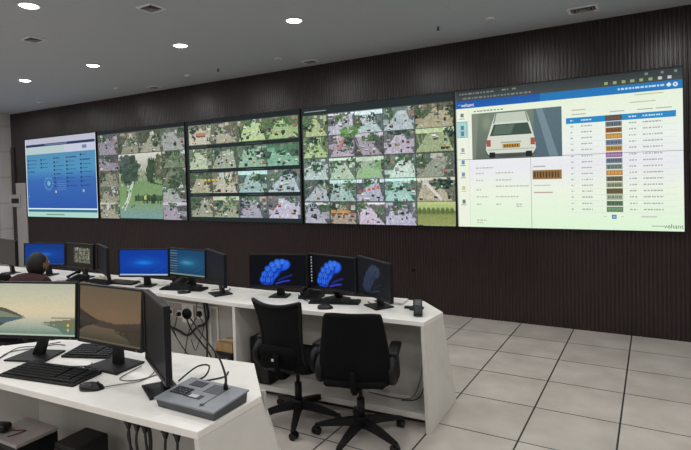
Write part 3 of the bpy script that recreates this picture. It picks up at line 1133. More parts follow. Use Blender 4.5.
# ================================================================== MONITORS
def make_monitor(name, lab, loc, ang, zb, H, tilt, pic, W=.54, base_back=.05, base=(.24, .17), base_x=0.0, group='desk monitors', white_chin=False):
    """front faces local -Y; loc is the panel centre on the worktop; zb = height of lower edge above the worktop"""
    t = thing(name, lab, 'monitor', (loc[0], loc[1], ZD), ang, group, True)
    T = Matrix.Translation((0, 0, zb)) @ Matrix.Rotation(-tilt, 4, 'X')
    bz = .011
    bm = new()
    box(bm, (0, .016, H / 2), (W, .022, H), .004, T)
    box(bm, (0, .034, H / 2), (W * .62, .026, H * .62), .010, T)
    obj('casing', bm, 'black', t)
    bm = new()
    for c, s in (((-W / 2 + bz / 2, .001, H / 2), (bz, .010, H)), ((W / 2 - bz / 2, .001, H / 2), (bz, .010, H)), ((0, .001, H - bz / 2), (W - 2 * bz, .010, bz)), ((0, .001, .009), (W - 2 * bz, .010, .018))):
        box(bm, c, s, .0015, T)
    obj('bezel', bm, 'bezel', t)
    pic.mesh('screen', W - 2 * bz, H - bz - .018, 'monitor', t, (0, .002, (H + .018 - bz) / 2), T)
    # neck
    top = T @ Vector((0, .05, H * .42))
    bm = new()
    y0 = base_back
    bx_ = base_x * .6
    loft(bm, [[(bx_ - .035, y0 + .005, .012), (bx_ + .035, y0 + .005, .012), (bx_ + .035, y0 + .035, .012), (bx_ - .035, y0 + .035, .012)],
              [(-.026, top.y - .012, zb * .9), (.026, top.y - .012, zb * .9), (.026, top.y + .02, zb * .9), (-.026, top.y + .02, zb * .9)],
              [(-.026, top.y - .006, top.z), (.026, top.y - .006, top.z), (.026, top.y + .014, top.z), (-.026, top.y + .014, top.z)]])
    obj('neck', bm, 'black', t)
    bm = new()
    a, b = base
    prism(bm, [(bx_ - a / 2, y0 - b / 2), (bx_ + a / 2, y0 - b / 2), (bx_ + a / 2 * .88, y0 + b / 2), (bx_ - a / 2 * .88, y0 + b / 2)], .0008, .012, None, .003)
    obj('base', bm, 'black', t)
    bm = new()
    box(bm, (W / 2 - .04, -.0045, .008), (.012, .002, .004), 0, T)
    obj('power_light', bm, 'vent', t)
    return t


def build_monitors():
    mm = make_monitor
    mm('monitor', 'lit monitor with a pale lake and hills wallpaper, at left edge of the near desk', (-3.166, 1.703), R(20), .126, .335, R(4), pic_lake(False), base=(.27, .2), base_x=-.08)
    mm('monitor', 'brownish dim monitor with a misty hills wallpaper, second on the near desk', (-2.623, 1.799), R(2), .126, .335, R(3.7), pic_lake(True), base=(.27, .2), base_x=-.02)
    mm('monitor', 'black monitor seen edge-on behind the grey microphone console on the near desk', (-2.103, 1.690), R(-27.6), .108, .365, R(0), pic_dark((13, 13, 14)), W=.465, base=(.2, .15), base_back=.03, base_x=-.05)
    mm('monitor', 'monitor with a blue swirl on black, left of three on the right desk', (-2.838, 3.599), R(18), .085, .294, R(3.5), pic_blob(), base=(.17, .15))
    mm('monitor', 'monitor with a blue swirl and a column of icons, middle of the right desk', (-2.346, 3.697), R(-10.3), .079, .302, R(0), pic_blob(1, True), base_back=.075, base=(.2, .13))
    mm('monitor', 'dim dark grey monitor turned sideways at the right end of the right desk', (-1.915, 3.624), R(-33.5), .081, .301, R(0), pic_blob(.32), base=(.2, .17))
    mm('monitor', 'bright plain blue monitor on the middle desk', (-4.378, 3.418), R(21), .100, .281, R(2.2), pic_glow((8, 62, 166), (20, 112, 200)), base=(.17, .15))
    mm('monitor', 'teal blue monitor with a column of icons on the middle desk', (-3.956, 3.584), R(-2.3), .100, .277, R(1.8), pic_glow((24, 74, 112), (58, 128, 158), True, (120, 140, 130)), base_back=.06, base=(.2, .13))
    mm('monitor', 'unlit black monitor turned sideways at the right end of the middle desk', (-3.445, 3.450), R(-28), .102, .294, R(1), pic_dark((20, 21, 22)), base=(.2, .17))
    mm('monitor', 'blue monitor partly hidden by the seated person', (-6.042, 3.376), R(20), .117, .263, R(2.4), pic_glow((14, 60, 140), (24, 92, 180), False, (40, 70, 140)), base=(.2, .15))
    mm('monitor', 'dark monitor showing a small tan camera grid, right of the seated person', (-5.498, 3.455), R(-2.7), .110, .278, R(1.8), pic_cctv_small(), base=(.2, .15))
    mm('monitor', 'black monitor turned sideways beside the camera grid monitor', (-4.975, 3.373), R(-25), .106, .289, R(1), pic_dark((14, 14, 15)), base=(.2, .15))
    mm('monitor', 'dark grey reflecting monitor at the far left edge of the photo', (-6.64, 3.26), R(-6), .115, .30, R(1), pic_dark((58, 56, 52)), base=(.2, .15))  # the reflection is put into the screen's emitted grey


# ================================================================== DESKS
def desk(lab, fl, fr, r, br, bl, right_end, left_end, back_y0, kneeline=None, bottom_right=None, left=None, bottom_left=None, group='control desks'):
    """white control desk. fl..bl = plan corners of the worktop (front edge towards the operators)"""
    fl, fr, r, br, bl, bottom_right, left, bottom_left = [plan(*q) if q else None for q in (fl, fr, r, br, bl, bottom_right, left, bottom_left)]
    o = Vector(((fl[0] + fr[0]) / 2, (fl[1] + bl[1]) / 2, 0))
    t = thing('control_desk', lab, 'desk', o, 0, group, True)
    L = lambda p, z=None: Vector((p[0] - o.x, p[1] - o.y, z if z is not None else 0))
    pts = [fl, fr] + ([r] if r else []) + [br, bl] + ([left] if left else [])
    bm = new()
    prism(bm, [L(p) for p in pts], ZD - .034, ZD, None, .003)
    obj('worktop', bm, 'white', t)
    th = .03
    if right_end:
        bf = (fr[0] - .012, fr[1] + .06)
        rr = r if r else br
        bm = new()
        slab(bm, [L((fr[0] - .002, fr[1] + .004), ZD - .035), L((rr[0] - .002, rr[1]), ZD - .035), L(bottom_right, 0.001), L((fr[0] - .004, fr[1] + .06), 0.001)], (-th, .004, 0))
        obj('side_panel', bm, 'white_side', t)
        if r:
            bm = new()
            slab(bm, [L((rr[0] - .002, rr[1] + .002), ZD - .035), L(br, ZD - .035), L((bottom_right[0] - .002, bottom_right[1] + .002), 0.001)], (-.02, -.02, 0))
            obj('corner_panel', bm, 'white_side', t)
    else:
        bm = new()
        d = (Vector(br) - Vector(fr)).normalized()
        a = Vector(fr) + d * .01
        b = Vector(br) - d * .06
        slab(bm, [L(a, ZD - .035), L(b, ZD - .035), L(b, .001), L(a, .001)], (-th, 0, 0))
        obj('side_panel', bm, 'white_side', t)
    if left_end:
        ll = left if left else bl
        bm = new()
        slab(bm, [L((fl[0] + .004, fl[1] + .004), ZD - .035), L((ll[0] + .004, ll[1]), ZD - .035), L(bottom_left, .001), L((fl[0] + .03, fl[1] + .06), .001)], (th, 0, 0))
        obj('side_panel', bm, 'inner_shaded', t)
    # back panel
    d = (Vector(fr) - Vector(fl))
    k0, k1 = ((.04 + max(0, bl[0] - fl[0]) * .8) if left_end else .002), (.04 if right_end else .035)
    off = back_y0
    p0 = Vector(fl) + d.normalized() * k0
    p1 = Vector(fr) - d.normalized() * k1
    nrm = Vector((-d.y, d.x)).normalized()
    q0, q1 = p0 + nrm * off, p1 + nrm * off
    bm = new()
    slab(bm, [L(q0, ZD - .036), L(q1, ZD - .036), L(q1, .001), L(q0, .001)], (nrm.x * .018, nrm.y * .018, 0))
    obj('back_panel', bm, 'inner_shaded', t)
    # foot plinth
    bm = new()
    a0, a1 = p0 + nrm * (off - .27), p1 + nrm * (off - .27)
    b0, b1 = p0 + nrm * (off - .002), p1 + nrm * (off - .002)
    prism(bm, [L(a0), L(a1), L(b1), L(b0)], .055, .10, None, .003)
    obj('foot_shelf', bm, 'white_side', t)
    c0, c1 = p0 + nrm * (off - .20), p1 + nrm * (off - .20)
    e0, e1 = p0 + nrm * (off - .182), p1 + nrm * (off - .182)
    bm = new()
    prism(bm, [L(c0), L(c1), L(e1), L(e0)], .001, .054)
    obj('toe_board', bm, 'gap', t)
    return t


def build_desks():
    desk('white control desk with a slanted end panel behind the two black chairs', (-3.066, 3.283), (-1.374, 3.376), (-1.343, 3.686), (-1.604, 3.961), (-3.11, 3.80), True, False, .42, bottom_right=(-1.385, 4.075))
    desk('white control desk holding the plain blue monitor, wall sockets beneath it', (-4.72, 3.33), (-3.069, 3.283), None, (-3.113, 3.80), (-4.745, 3.80), False, False, .42)
    desk('white control desk where the person sits, at the far left', (-6.38, 3.26), (-4.723, 3.33), None, (-4.748, 3.80), (-6.39, 3.76), False, False, .42)
    desk('white control desk end at the left edge of the photo, beyond the seated person', (-8.0, 3.08), (-6.383, 3.26), None, (-6.393, 3.76), (-8.02, 3.6), False, True, .42, bottom_left=(-8.0, 3.6))
    desk('nearest white control desk holding the grey microphone console and lake wallpaper monitor', (-4.08, 1.36), (-1.641, 1.491), (-1.633, 1.894), (-1.953, 2.221), (-3.44, 2.06), True, True, .52, bottom_right=(-1.645, 2.24), bottom_left=(-3.46, 2.04))


# ================================================================== KEYBOARDS, MICE, PHONES
def keyboard(lab, fl, ang, w=.44, d=.15, group='keyboards'):
    """fl = front left corner on the worktop, ang = direction of the front edge"""
    t = thing('keyboard', lab, 'keyboard', (fl[0], fl[1], ZD + .0008), ang, group)
    bm = new()
    loft(bm, [[(0, 0, 0), (0, 0, .012), (0, d, .022), (0, d, 0)], [(w, 0, 0), (w, 0, .012), (w, d, .022), (w, d, 0)]])
    obj('keyboard_case', bm, 'black', t)
    bm = new()
    n = int(w / .021)
    for r in range(6):
        for k in range(n):
            if k in (int(n * .68), int(n * .68) + 5 if n > 18 else -1) and r > 0:
                continue
            x = .012 + (k + .5) * (w - .024) / n
            y = .012 + (r + .5) * (d - .024) / 6
            z = .012 + .010 * y / d
            box(bm, (x, y, z + .003), ((w - .024) / n * .82, (d - .024) / 6 * .8, .006))
    obj('keys', bm, 'key', t)
    return t


def mouse(lab, loc, ang, cable=None, group='computer mice'):
    t = thing('computer_mouse', lab, 'mouse', (loc[0], loc[1], ZD + .0008), ang, group)
    bm = new()
    rings = []
    for i in range(9):
        s = -1 + 2 * i / 8
        y = s * .062
        w = .035 * math.sqrt(max(.06, 1 - (abs(s) ** 3) * .94))
        h = .036 * math.sqrt(max(.1, 1 - ((s + .15) / 1.18) ** 2))
        rings.append([(w * math.cos(a), y, max(0, h * math.sin(a)) if k not in (0, 8) else 0) for k, a in enumerate([PI * j / 8 for j in range(9)])])
    loft(bm, rings)
    obj('mouse_body', bm, 'black_gloss', t, True)
    bm = new()
    cyl(bm, (-.004, .03, .030), (.004, .03, .030), .008, n=12)
    obj('scroll_wheel', bm, 'key', t, True)
    if cable:
        bm = new()
        iv = Matrix.Rotation(-ang, 4, 'Z')
        tube(bm, [(0, .052, .008)] + [iv @ Vector((p[0] - loc[0], p[1] - loc[1], p[2])) for p in cable], .0022)
        obj('mouse_cable', bm, 'cable', t, True)
    return t


def desk_phone(lab, loc, ang, group='desk telephones'):
    t = thing('desk_telephone', lab, 'telephone', (loc[0], loc[1], ZD + .0008), ang, group)
    bm = new()
    loft(bm, [[(-.09, -.08, 0), (-.09, -.08, .018), (-.09, .08, .06), (-.09, .08, 0)], [(.09, -.08, 0), (.09, -.08, .018), (.09, .08, .06), (.09, .08, 0)]])
    obj('telephone_body', bm, 'black', t)
    bm = new()
    tube(bm, [(-.055, -.075, .052), (-.055, -.05, .062), (-.055, .03, .084), (-.055, .07, .086)], .015, 10, 5, [.02, .016, .013, .016, .021])
    obj('handset', bm, 'black_gloss', t, True)
    bm = new()
    for i in range(3):
        for j in range(4):
            y = -.055 + j * .024
            box(bm, (.0 + i * .026, y, .020 + (y + .08) * .262 + .003), (.018, .015, .006))
    obj('keypad', bm, 'key', t)
    bm = new()
    y = .055
    box(bm, (.026, y, .021 + (y + .08) * .262), (.08, .03, .005))
    obj('phone_display', bm, 'console', t)
    return t


def build_desk_items():
    keyboard('large black keyboard at the front of the near desk', (-3.12, 1.463), R(10.5), .53, .19)
    keyboard('compact black keyboard between the two landscape wallpaper monitors on the near desk', (-3.10, 1.80), R(21), .31, .2)
    keyboard('black keyboard in front of the icon column monitor on the right desk', (-2.45, 3.50), R(17.8), .42, .115)
    keyboard('black keyboard below the teal blue monitor on the middle desk', (-4.13, 3.40), R(13), .46, .13)
    keyboard('dark keyboard on the far left desk beside the camera grid monitor', (-5.26, 3.37), R(-2), .40, .11)
    keyboard('brown-grey keyboard left of the plain blue monitor on the middle desk', (-4.96, 3.40), R(8), .36, .13).children[1].data.materials[0] = M['wood']
    mouse('black wired mouse beside the large keyboard on the near desk', (-2.475, 1.58), R(-62), [(-2.38, 1.68, .006), (-2.33, 1.76, .004), (-2.36, 1.86, .004), (-2.46, 1.97, .004)])
    mouse('black mouse on the right desk in front of the keyboard', (-2.235, 3.425), R(-60))
    mouse('black mouse on the middle desk', (-3.79, 3.40), R(-60))
    desk_phone('black desk telephone between the two blue swirl monitors', (-2.55, 3.70), R(8))
    desk_phone('black desk telephone under the teal blue monitor', (-4.13, 3.69), R(10))

    desk_phone('black desk telephone on the far left desk beside the seated person', (-5.40, 3.22 + .16), R(4))
    # grey microphone console on the near desk
    cx, cy = -1.823, 1.695
    t = thing('microphone_console', 'grey paging console with keypads and a black gooseneck microphone on near desk', 'paging console', (cx, cy, ZD + .0008), R(1.5))
    w, d = .365, .235
    bm = new()
    loft(bm, [[(-w / 2 + .015, -d / 2 + .012, 0), (w / 2 - .01, -d / 2 + .012, 0), (w / 2 - .01, d / 2 - .01, 0), (-w / 2 + .015, d / 2 - .01, 0)],
              [(-w / 2 + .008, -d / 2 + .005, .034), (w / 2 - .006, -d / 2 + .005, .034), (w / 2 - .006, d / 2 - .006, .046), (-w / 2 + .008, d / 2 - .006, .046)]])
    obj('console_body', bm, 'console', t)
    zt = lambda y: .036 + .012 * (y + d / 2) / d
    bm = new()
    loft(bm, [[(-w / 2, -d / 2, zt(-d / 2)), (w / 2, -d / 2, zt(-d / 2)), (w / 2, d / 2, zt(d / 2)), (-w / 2, d / 2, zt(d / 2))],
              [(-w / 2, -d / 2, zt(-d / 2) + .008), (w / 2, -d / 2, zt(-d / 2) + .008), (w / 2, d / 2, zt(d / 2) + .008), (-w / 2, d / 2, zt(d / 2) + .008)]])
    obj('top_plate', bm, 'console_top', t)
    sl = math.atan(.012 / d)
    TP = lambda x, y: Matrix.Translation((x, y, zt(y) + .008)) @ Matrix.Rotation(sl, 4, 'X')

    def plate(name, x, y, sx, sy, hh, m_):
        bm = new()
        box(bm, (0, 0, hh / 2), (sx, sy, hh), .0008, TP(x, y))
        return obj(name, bm, m_, t)
    plate('console_display', -.085, .07, .085, .05, .002, 'console_key')
    kb = plate('keypad', -.11, -.015, .10, .065, .002, 'console_key')
    bm = new()
    for i in range(5):
        for j in range(4):
            box(bm, (-.04 + i * .02, -.024 + j * .016, .004), (.013, .009, .005), 0, TP(-.11, -.015))
    obj('key', bm, 'console', t)
    plate('select_bar', -.015, -.035, .10, .036, .002, 'console_key')
    plate('label_strip', -.012, -.035, .048, .026, .004, 'console_pale')
    bm = new()
    for i in range(8):
        for j in range(7):
            box(bm, (-.045 + i * .013, -.036 + j * .012, .0008), (.008, .006, .0016), 0, TP(.04, .055))
    obj('speaker_grille', bm, 'console_key', t)
    plate('talk_button', .085, -.085, .02, .012, .004, 'console_key')
    bm = new()
    box(bm, (0, 0, .0006), (.006, .20, .0012), 0, TP(.085, .0))
    obj('groove', bm, 'console', t)
    # gooseneck
    base = Vector((.078, .075, zt(.075) + .008))
    bm = new()
    lathe(bm, [(0, 0), (.011, 0), (.010, .02), (.007, .03), (0, .03)], 16, Matrix.Translation(base))
    obj('gooseneck_socket', bm, 'black', t, True)
    bm = new()
    g = [base + Vector(v) for v in ((0, 0, .02), (-.002, .004, .06), (-.035, .01, .125), (-.075, .014, .165), (-.15, .02, .225), (-.215, .026, .28), (-.255, .03, .312))]
    tube(bm, g, .0045, 8, 6, [.0065, .0055, .0045, .004, .0035, .0035, .0035])
    obj('gooseneck', bm, 'cable', t, True)
    bm = new()
    q = (g[-1] - g[-2]).to_track_quat('Z', 'Y').to_matrix().to_4x4()
    q.translation = g[-1]
    lathe(bm, [(0, -.01), (.012, -.008), (.021, .004), (.023, .016), (.019, .032), (.009, .041), (0, .043)], 18, q)
    obj('microphone_head', bm, 'fabric', t, True)
    bm = new()
    tube(bm, [(-w / 2 + .02, .06, .02), (-w / 2 - .015, .02, .012), (-w / 2 - .012, -.05, .008), (-w / 2 + .02, -.09, .006), (-w / 2 + .06, -d / 2 + .01, .008)], .0035)
    obj('console_cable', bm, 'cable', t, True)

    # table microphone on the right desk
    t = thing('table_microphone', 'thin upright black microphone with ball tip on the right desk', 'microphone', (-1.585, 3.70, ZD + .0008), R(10))
    bm = new()
    for a in (0, PI / 2):
        box(bm, (0, 0, .007), (.15 if a == 0 else .045, .045 if a == 0 else .13, .014), .004)
    obj('cross_base', bm, 'black', t)
    bm = new()
    tube(bm, [(0, 0, .013), (0, 0, .10), (.001, .002, .2), (.002, .006, .285)], .003, 8, 5, [.008, .005, .003, .003])
    obj('stem', bm, 'cable', t, True)
    bm = new()
    lathe(bm, [(0, 0), (.009, .003), (.013, .014), (.009, .026), (0, .029)], 14, Matrix.Translation((.002, .006, .283)))
    obj('microphone_head', bm, 'fabric', t, True)
    # handheld radio lying in front of it
    t = thing('handheld_radio', 'black and grey handset lying in front of the upright microphone', 'handset', (-1.485, 3.535, ZD + .0008), R(23))
    HT = Matrix.Translation((0, -.06, .004)) @ Matrix.Rotation(R(27), 4, 'X') @ Matrix.Translation((0, .085, .012))
    bm = new()
    box(bm, (0, 0, 0), (.066, .17, .022), .006, HT)
    obj('handset_body', bm, 'black', t)
    bm = new()
    loft(bm, [[(-.028, -.02, .0), (.028, -.02, .0), (.028, .07, .0), (-.028, .07, .0)], [(-.024, -.01, .012), (.024, -.01, .012), (.024, .055, .03), (-.024, .055, .03)]])
    obj('handset_stand', bm, 'black', t)
    bm = new()
    box(bm, (0, .04, .0115), (.046, .06, .002), .0005, HT)
    obj('handset_display', bm, 'console', t)
    bm = new()
    for i in range(3):
        for j in range(4):
            box(bm, (-.017 + i * .017, -.065 + j * .018, .0125), (.012, .012, .004), .001, HT)
    obj('handset_key', bm, 'console_key', t)

    # white paper bundle beside the microphone, cable over it
    t = thing('paper_stack', 'stack of white papers beside the upright microphone on the right desk', 'papers', (-1.80, 3.82, ZD + .0008), R(6))
    bm = new()
    for k in range(5):
        box(bm, (0, 0, .002 + k * .0042), (.17, .15, .004), 0, Matrix.Rotation(R((k * 37) % 11 - 5), 4, 'Z'))
    obj('sheets', bm, 'paper', t)
    def papers(lab, x, y, rz, w, d, m_='paper'):
        t = thing('paper_sheet', lab, 'papers', (x, y, ZD + .0008), rz, 'loose papers on the desks')
        bm = new()
        for k in range(3):
            box(bm, (0, 0, .001 + k * .0022), (w, d, .002), 0, Matrix.Rotation(R(k * 7 - 6), 4, 'Z'))
        obj('sheets', bm, m_, t)
    papers('white papers beside the seated person under the blue monitor', -5.62, 3.36, R(15), .16, .1)
    papers('white papers at the far left desk below the dark grey monitor', -6.52, 3.42, R(-20), .25, .16)
    papers('white papers under the plain blue monitor on the middle desk', -4.50, 3.62, R(5), .26, .16)
    papers('loose white paper slip between telephone and plain blue monitor', -4.30, 3.60, R(30), .1, .08)
    papers('white sheet lying behind the wedge of brown-grey keyboard, middle desk', -4.93, 3.68, R(-4), .3, .14)
    # crumpled wrapper
    rng = random.Random(4)
    bm = new()
    bmesh.ops.create_icosphere(bm, subdivisions=3, radius=.06)
    for v in bm.verts:
        k = rng.uniform(.65, 1.15)
        v.co = Vector((v.co.x * 1.7 * k, v.co.y * 1.0 * k, max(-.0, v.co.z * .75 * k)))
    o = obj('crumpled_wrapper', bm, 'cream')
    o.location = plan(-5.18, 3.52) + (ZD + .001,)
    tag(o, 'crumpled cream wrapper on the desk beside the camera grid monitor', 'wrapper')

    # cable tangles on the worktops
    def cable(lab, pts, r, m_='cable', name='cable', group='cables on the desks'):
        bm = new()
        tube(bm, [plan(q[0], q[1]) + (q[2],) for q in pts], r, 8, 6)
        tag(obj(name, bm, m_, None, True), lab, 'cable', group)
    z = ZD + .004
    cable('black looped cable behind the edge-on black monitor on the near desk', [(-2.14, 1.84, z), (-2.10, 1.93, z + .05), (-2.03, 1.95, z + .06), (-2.0, 1.89, z + .03), (-2.06, 1.85, z), (-2.0, 1.92, z), (-1.96, 1.99, z), (-1.99, 2.05, z)], .0045)
    cable('grey cable curling left of the edge-on black monitor on the near desk', [(-2.36, 1.98, z), (-2.32, 1.86, z), (-2.36, 1.75, z), (-2.46, 1.73, z), (-2.5, 1.9, z + .004)], .003, 'cable_grey')
    cable('black cable lying behind the large keyboard on the near desk', [(-3.02, 1.69, z), (-2.9, 1.725, z), (-2.84, 1.75, z), (-2.80, 1.785, z), (-2.83, 1.82, z)], .0028)
    cable('thin black cable at the left end of the near desk', [(-3.42, 1.60, z), (-3.50, 1.72, z), (-3.42, 1.84, z), (-3.38, 1.93, z), (-3.30, 1.95, z)], .0028)
    cable('thin dark cable crossing the left corner of the near desk', [(-3.33, 1.46, z), (-3.43, 1.62, z), (-3.54, 1.78, z), (-3.46, 1.86, z), (-3.40, 1.98, z)], .0025)
    cable('black cables behind the sideways dim monitor on the right desk', [(-2.02, 3.75, z), (-1.96, 3.70, z), (-1.93, 3.76, z), (-1.98, 3.80, z), (-1.88, 3.83, z), (-1.76, 3.93, z)], .004)
    cable('black cables between telephone and left swirl monitor on the right desk', [(-2.72, 3.74, z), (-2.66, 3.67, z), (-2.61, 3.64, z), (-2.56, 3.60, z), (-2.50, 3.57, z)], .004)
    cable('black cables behind the sideways unlit monitor on the middle desk', [(-3.62, 3.58, z), (-3.56, 3.66, z), (-3.5, 3.6, z), (-3.46, 3.66, z), (-3.52, 3.72, z)], .004)


# ================================================================== UNDER THE DESKS
def build_under():
    yb = 3.722

    def plug(name, lab, x, z, r=.022, y=yb - .004, group='plugs under the middle desk'):
        t = thing(name, lab, 'plug', (x, y, z), 0, group)
        bm = new()
        lathe(bm, [(0, 0), (r, 0), (r, .02), (r * .7, .034), (0, .036)], 16, Matrix.Rotation(PI / 2, 4, 'X'))
        obj('plug_body', bm, 'black', t, True)
        bm = new()
        box(bm, (0, .001, 0), (r * 3, .004, r * 3.4), .001)
        obj('socket_plate', bm, 'white', t)
        return t
    plug('power_plug', 'leftmost small black plug in the socket row under the middle desk', -4.35, .525)
    plug('power_plug', 'second small black plug, left of the big round one under the middle desk', -4.215, .515)
    plug('power_plug', 'large round black adapter plug under the middle desk', -4.10, .527, .055)
    plug('power_plug', 'black plug right of the large round adapter under the middle desk', -3.925, .545, .03)
    # pale rail
    bm = new()
    for c, s in (((-3.78, yb - .008, .42), (.03, .016, .42)), ((-3.68, yb - .008, .42), (.02, .016, .42)), ((-3.73, yb - .008, .63), (.12, .016, .02)), ((-4.1, yb - .006, .63), (.6, .01, .015))):
        box(bm, c, s, .002)
    for v in bm.verts:
        v.co.x, v.co.y = plan(v.co.x, v.co.y)
    tag(obj('cable_tray', bm, 'white_side'), 'pale cable tray frame on the back panel under the middle desk', 'cable tray')

    def cable(lab, pts, r, m_='cable', group='cables under the middle desk'):
        bm = new()
        tube(bm, [plan(q[0], q[1]) + (q[2],) for q in pts], r, 8, 6)
        tag(obj('cable', bm, m_, None, True), lab, 'cable', group)
    y = yb - .045
    cable('thick black cable bundle looping below the sockets under the middle desk', [(-3.83, y, .79), (-3.80, y, .70), (-3.77, y, .55), (-3.83, y, .46), (-3.93, y, .42), (-4.06, y, .325), (-4.2, y, .355), (-4.33, y, .39), (-4.46, y, .47)], .013)
    cable('black cable hanging from the leftmost plug under the middle desk', [(-4.35, y, .50), (-4.33, y - .005, .42), (-4.2, y - .02, .28), (-4.05, y - .02, .14), (-3.9, y - .02, .108), (-3.76, y - .02, .105)], .005)
    cable('black cable hanging from the second plug under the middle desk', [(-4.215, y, .49), (-4.215, y - .02, .42), (-4.235, y - .025, .36), (-4.21, y - .02, .30)], .005)
    cable('black cable hanging from the round adapter under the middle desk', [(-4.07, y, .48), (-3.98, y - .02, .38), (-3.84, y - .025, .27), (-3.74, y - .025, .18), (-3.66, y - .06, .104)], .008)
    cable('black cable from the right plug under the middle desk', [(-3.93, y, .52), (-4.0, y - .03, .40), (-4.05, y - .03, .27), (-4.09, y - .03, .105)], .005)
    cable('black cable dropping straight down under the middle desk', [(-3.85, y, .79), (-3.78, y - .025, .55), (-3.765, y - .03, .35), (-3.78, y - .03, .105)], .009)
    cable('thin cable crossing behind the thick bundle under the middle desk', [(-3.87, y, .79), (-3.90, y - .03, .60), (-3.8, y - .035, .46), (-3.88, y - .035, .28), (-3.93, y - .035, .2), (-3.98, y - .035, .3)], .004)

    # computer and carton in the compartment beside the partition
    t = thing('computer_tower', 'black computer tower under the middle desk, carton on top', 'computer', (-3.27, 3.44, 0.0), 0)
    bm = new()
    box(bm, (0, .0, .1805), (.2, .2, .359), .006)
    obj('case', bm, 'black', t)
    bm = new()
    box(bm, (0, -.104, .18), (.18, .008, .33), .003)
    obj('front_panel', bm, 'black_gloss', t)
    bm = new()
    lathe(bm, [(0, 0), (.01, 0), (.01, .003), (0, .003)], 14, Matrix.Translation((.05, -.108, .31)) @ Matrix.Rotation(PI / 2, 4, 'X'))
    obj('power_button', bm, 'steel', t)
    t = thing('carton', 'small tan carton on the black computer under the middle desk', 'carton', (-3.27, 3.44, .361), R(2))
    bm = new()
    box(bm, (0, 0, .04), (.185, .17, .079), .003)
    obj('box_body', bm, 'carton', t)
    bm = new()
    box(bm, (0, 0, .0802), (.186, .05, .001))
    obj('tape', bm, 'cream', t)

    # under the right desk: hanging cables near the end panel
    cable('thin grey cable hanging by the end panel under the right desk', [(-1.50, 3.745, .62), (-1.52, 3.72, .45), (-1.56, 3.71, .25), (-1.62, 3.69, .13), (-1.75, 3.68, .106), (-2.0, 3.69, .106)], .005, 'cable_grey', 'cables under the right desk')
    cable('black cable hanging by the end panel under the right desk', [(-1.47, 3.73, .66), (-1.48, 3.71, .4), (-1.52, 3.70, .22), (-1.58, 3.70, .12), (-1.7, 3.66, .106)], .004, 'cable', 'cables under the right desk')
    t = thing('computer_tower', 'black computer tower under the right desk behind the left chair', 'computer', (-2.95, 3.55, .101), R(4))
    bm = new()
    box(bm, (0, 0, .20), (.2, .2, .398), .006)
    obj('case', bm, 'black', t)
    bm = new()
    box(bm, (0, -.104, .2), (.18, .008, .36), .003)
    obj('front_panel', bm, 'black_gloss', t)
    bm = new()
    lathe(bm, [(0, 0), (.01, 0), (.01, .003), (0, .003)], 14, Matrix.Translation((.05, -.108, .35)) @ Matrix.Rotation(PI / 2, 4, 'X'))
    obj('power_button', bm, 'steel', t)

    # near desk: plugs under the front edge and their cables
    ys = lambda x: 1.491 + (x + 1.641) * .054
    for i, (x, lab) in enumerate(((-2.09, 'black plug under near desk edge, leftmost of the hanging bunch'), (-2.035, 'black plug second from left in the bunch under the near desk edge'), (-1.985, 'black plug third from left in the bunch under the near desk edge'), (-1.86, 'single black plug under the near desk edge below the console'), (-1.79, 'rightmost black plug under the near desk edge'))):
        yy = ys(x) + .032
        t = thing('power_plug', lab, 'plug', (x, yy, ZD - .035), 0, 'plugs under the near desk edge')
        bm = new()
        box(bm, (0, 0, -.012), (.034, .026, .022), .003)
        loft(bm, [[(-.012, -.01, -.022), (.012, -.01, -.022), (.012, .01, -.022), (-.012, .01, -.022)], [(-.006, -.005, -.05), (.006, -.005, -.05), (.006, .005, -.05), (-.006, .005, -.05)]])
        obj('plug_body', bm, 'black', t)
        bm = new()
        rr = random.Random(i)
        tube(bm, [(0, 0, -.045), (rr.uniform(-.01, .01), 0, -.12), (rr.uniform(-.05, .02), .02, -.3), (rr.uniform(-.06, .06), .06, -.55), (rr.uniform(-.1, .1), .12, -.80)], .006)
        obj('plug_cable', bm, 'cable', t, True)
    cable('thin black cable looping left of the plug bunch under the near desk', [(-2.11, 1.56, .77), (-2.17, 1.57, .72), (-2.21, 1.58, .65), (-2.17, 1.58, .58), (-2.08, 1.58, .5), (-2.06, 1.6, .3), (-2.1, 1.62, .01)], .004, 'cable', 'cables under the near desk')
    cable('thick black cable hanging in the plug bunch under the near desk', [(-2.06, 1.57, .78), (-2.04, 1.575, .68), (-2.05, 1.58, .5), (-2.0, 1.6, .25), (-2.02, 1.65, .012)], .009, 'cable', 'cables under the near desk')
    # pale-lidded computer case lying under the near desk
    t = thing('computer_case', 'pale-lidded black computer case on the floor under the near desk', 'computer', (-3.20, 1.615, 0), R(2))
    bm = new()
    box(bm, (0, 0, .215), (.30, .235, .428), .006)
    obj('case', bm, 'black', t)
    bm = new()
    box(bm, (0, 0, .4395), (.304, .24, .02), .004)
    obj('lid', bm, 'case_top', t)
    bm = new()
    box(bm, (.03, -.1215, .25), (.2, .006, .3), .002)
    obj('front_panel', bm, 'black_gloss', t)
    t = thing('power_adapter', 'small rounded black adapter with a dark red lead on the pale case', 'adapter', (-3.30, 1.555, .45), R(20))
    bm = new()
    box(bm, (0, 0, .025), (.09, .07, .048), .018, None, 4)
    obj('adapter_body', bm, 'black_gloss', t, True)
    bm = new()
    tube(bm, [(.04, 0, .015), (.09, .01, .006), (.14, .02, .005), (.12, -.03, .005), (.09, -.06, .005)], .003)
    obj('lead', bm, 'cable_red', t, True)
    t = thing('computer_tower', 'black computer tower in shadow under the near desk', 'computer', (-2.80, 1.72, 0), R(3))
    bm = new()
    box(bm, (0, 0, .225), (.19, .2, .448), .01)
    obj('case', bm, 'black', t)
    bm = new()
    box(bm, (0, -.104, .22), (.17, .008, .4), .003)
    obj('front_panel', bm, 'black_gloss', t)
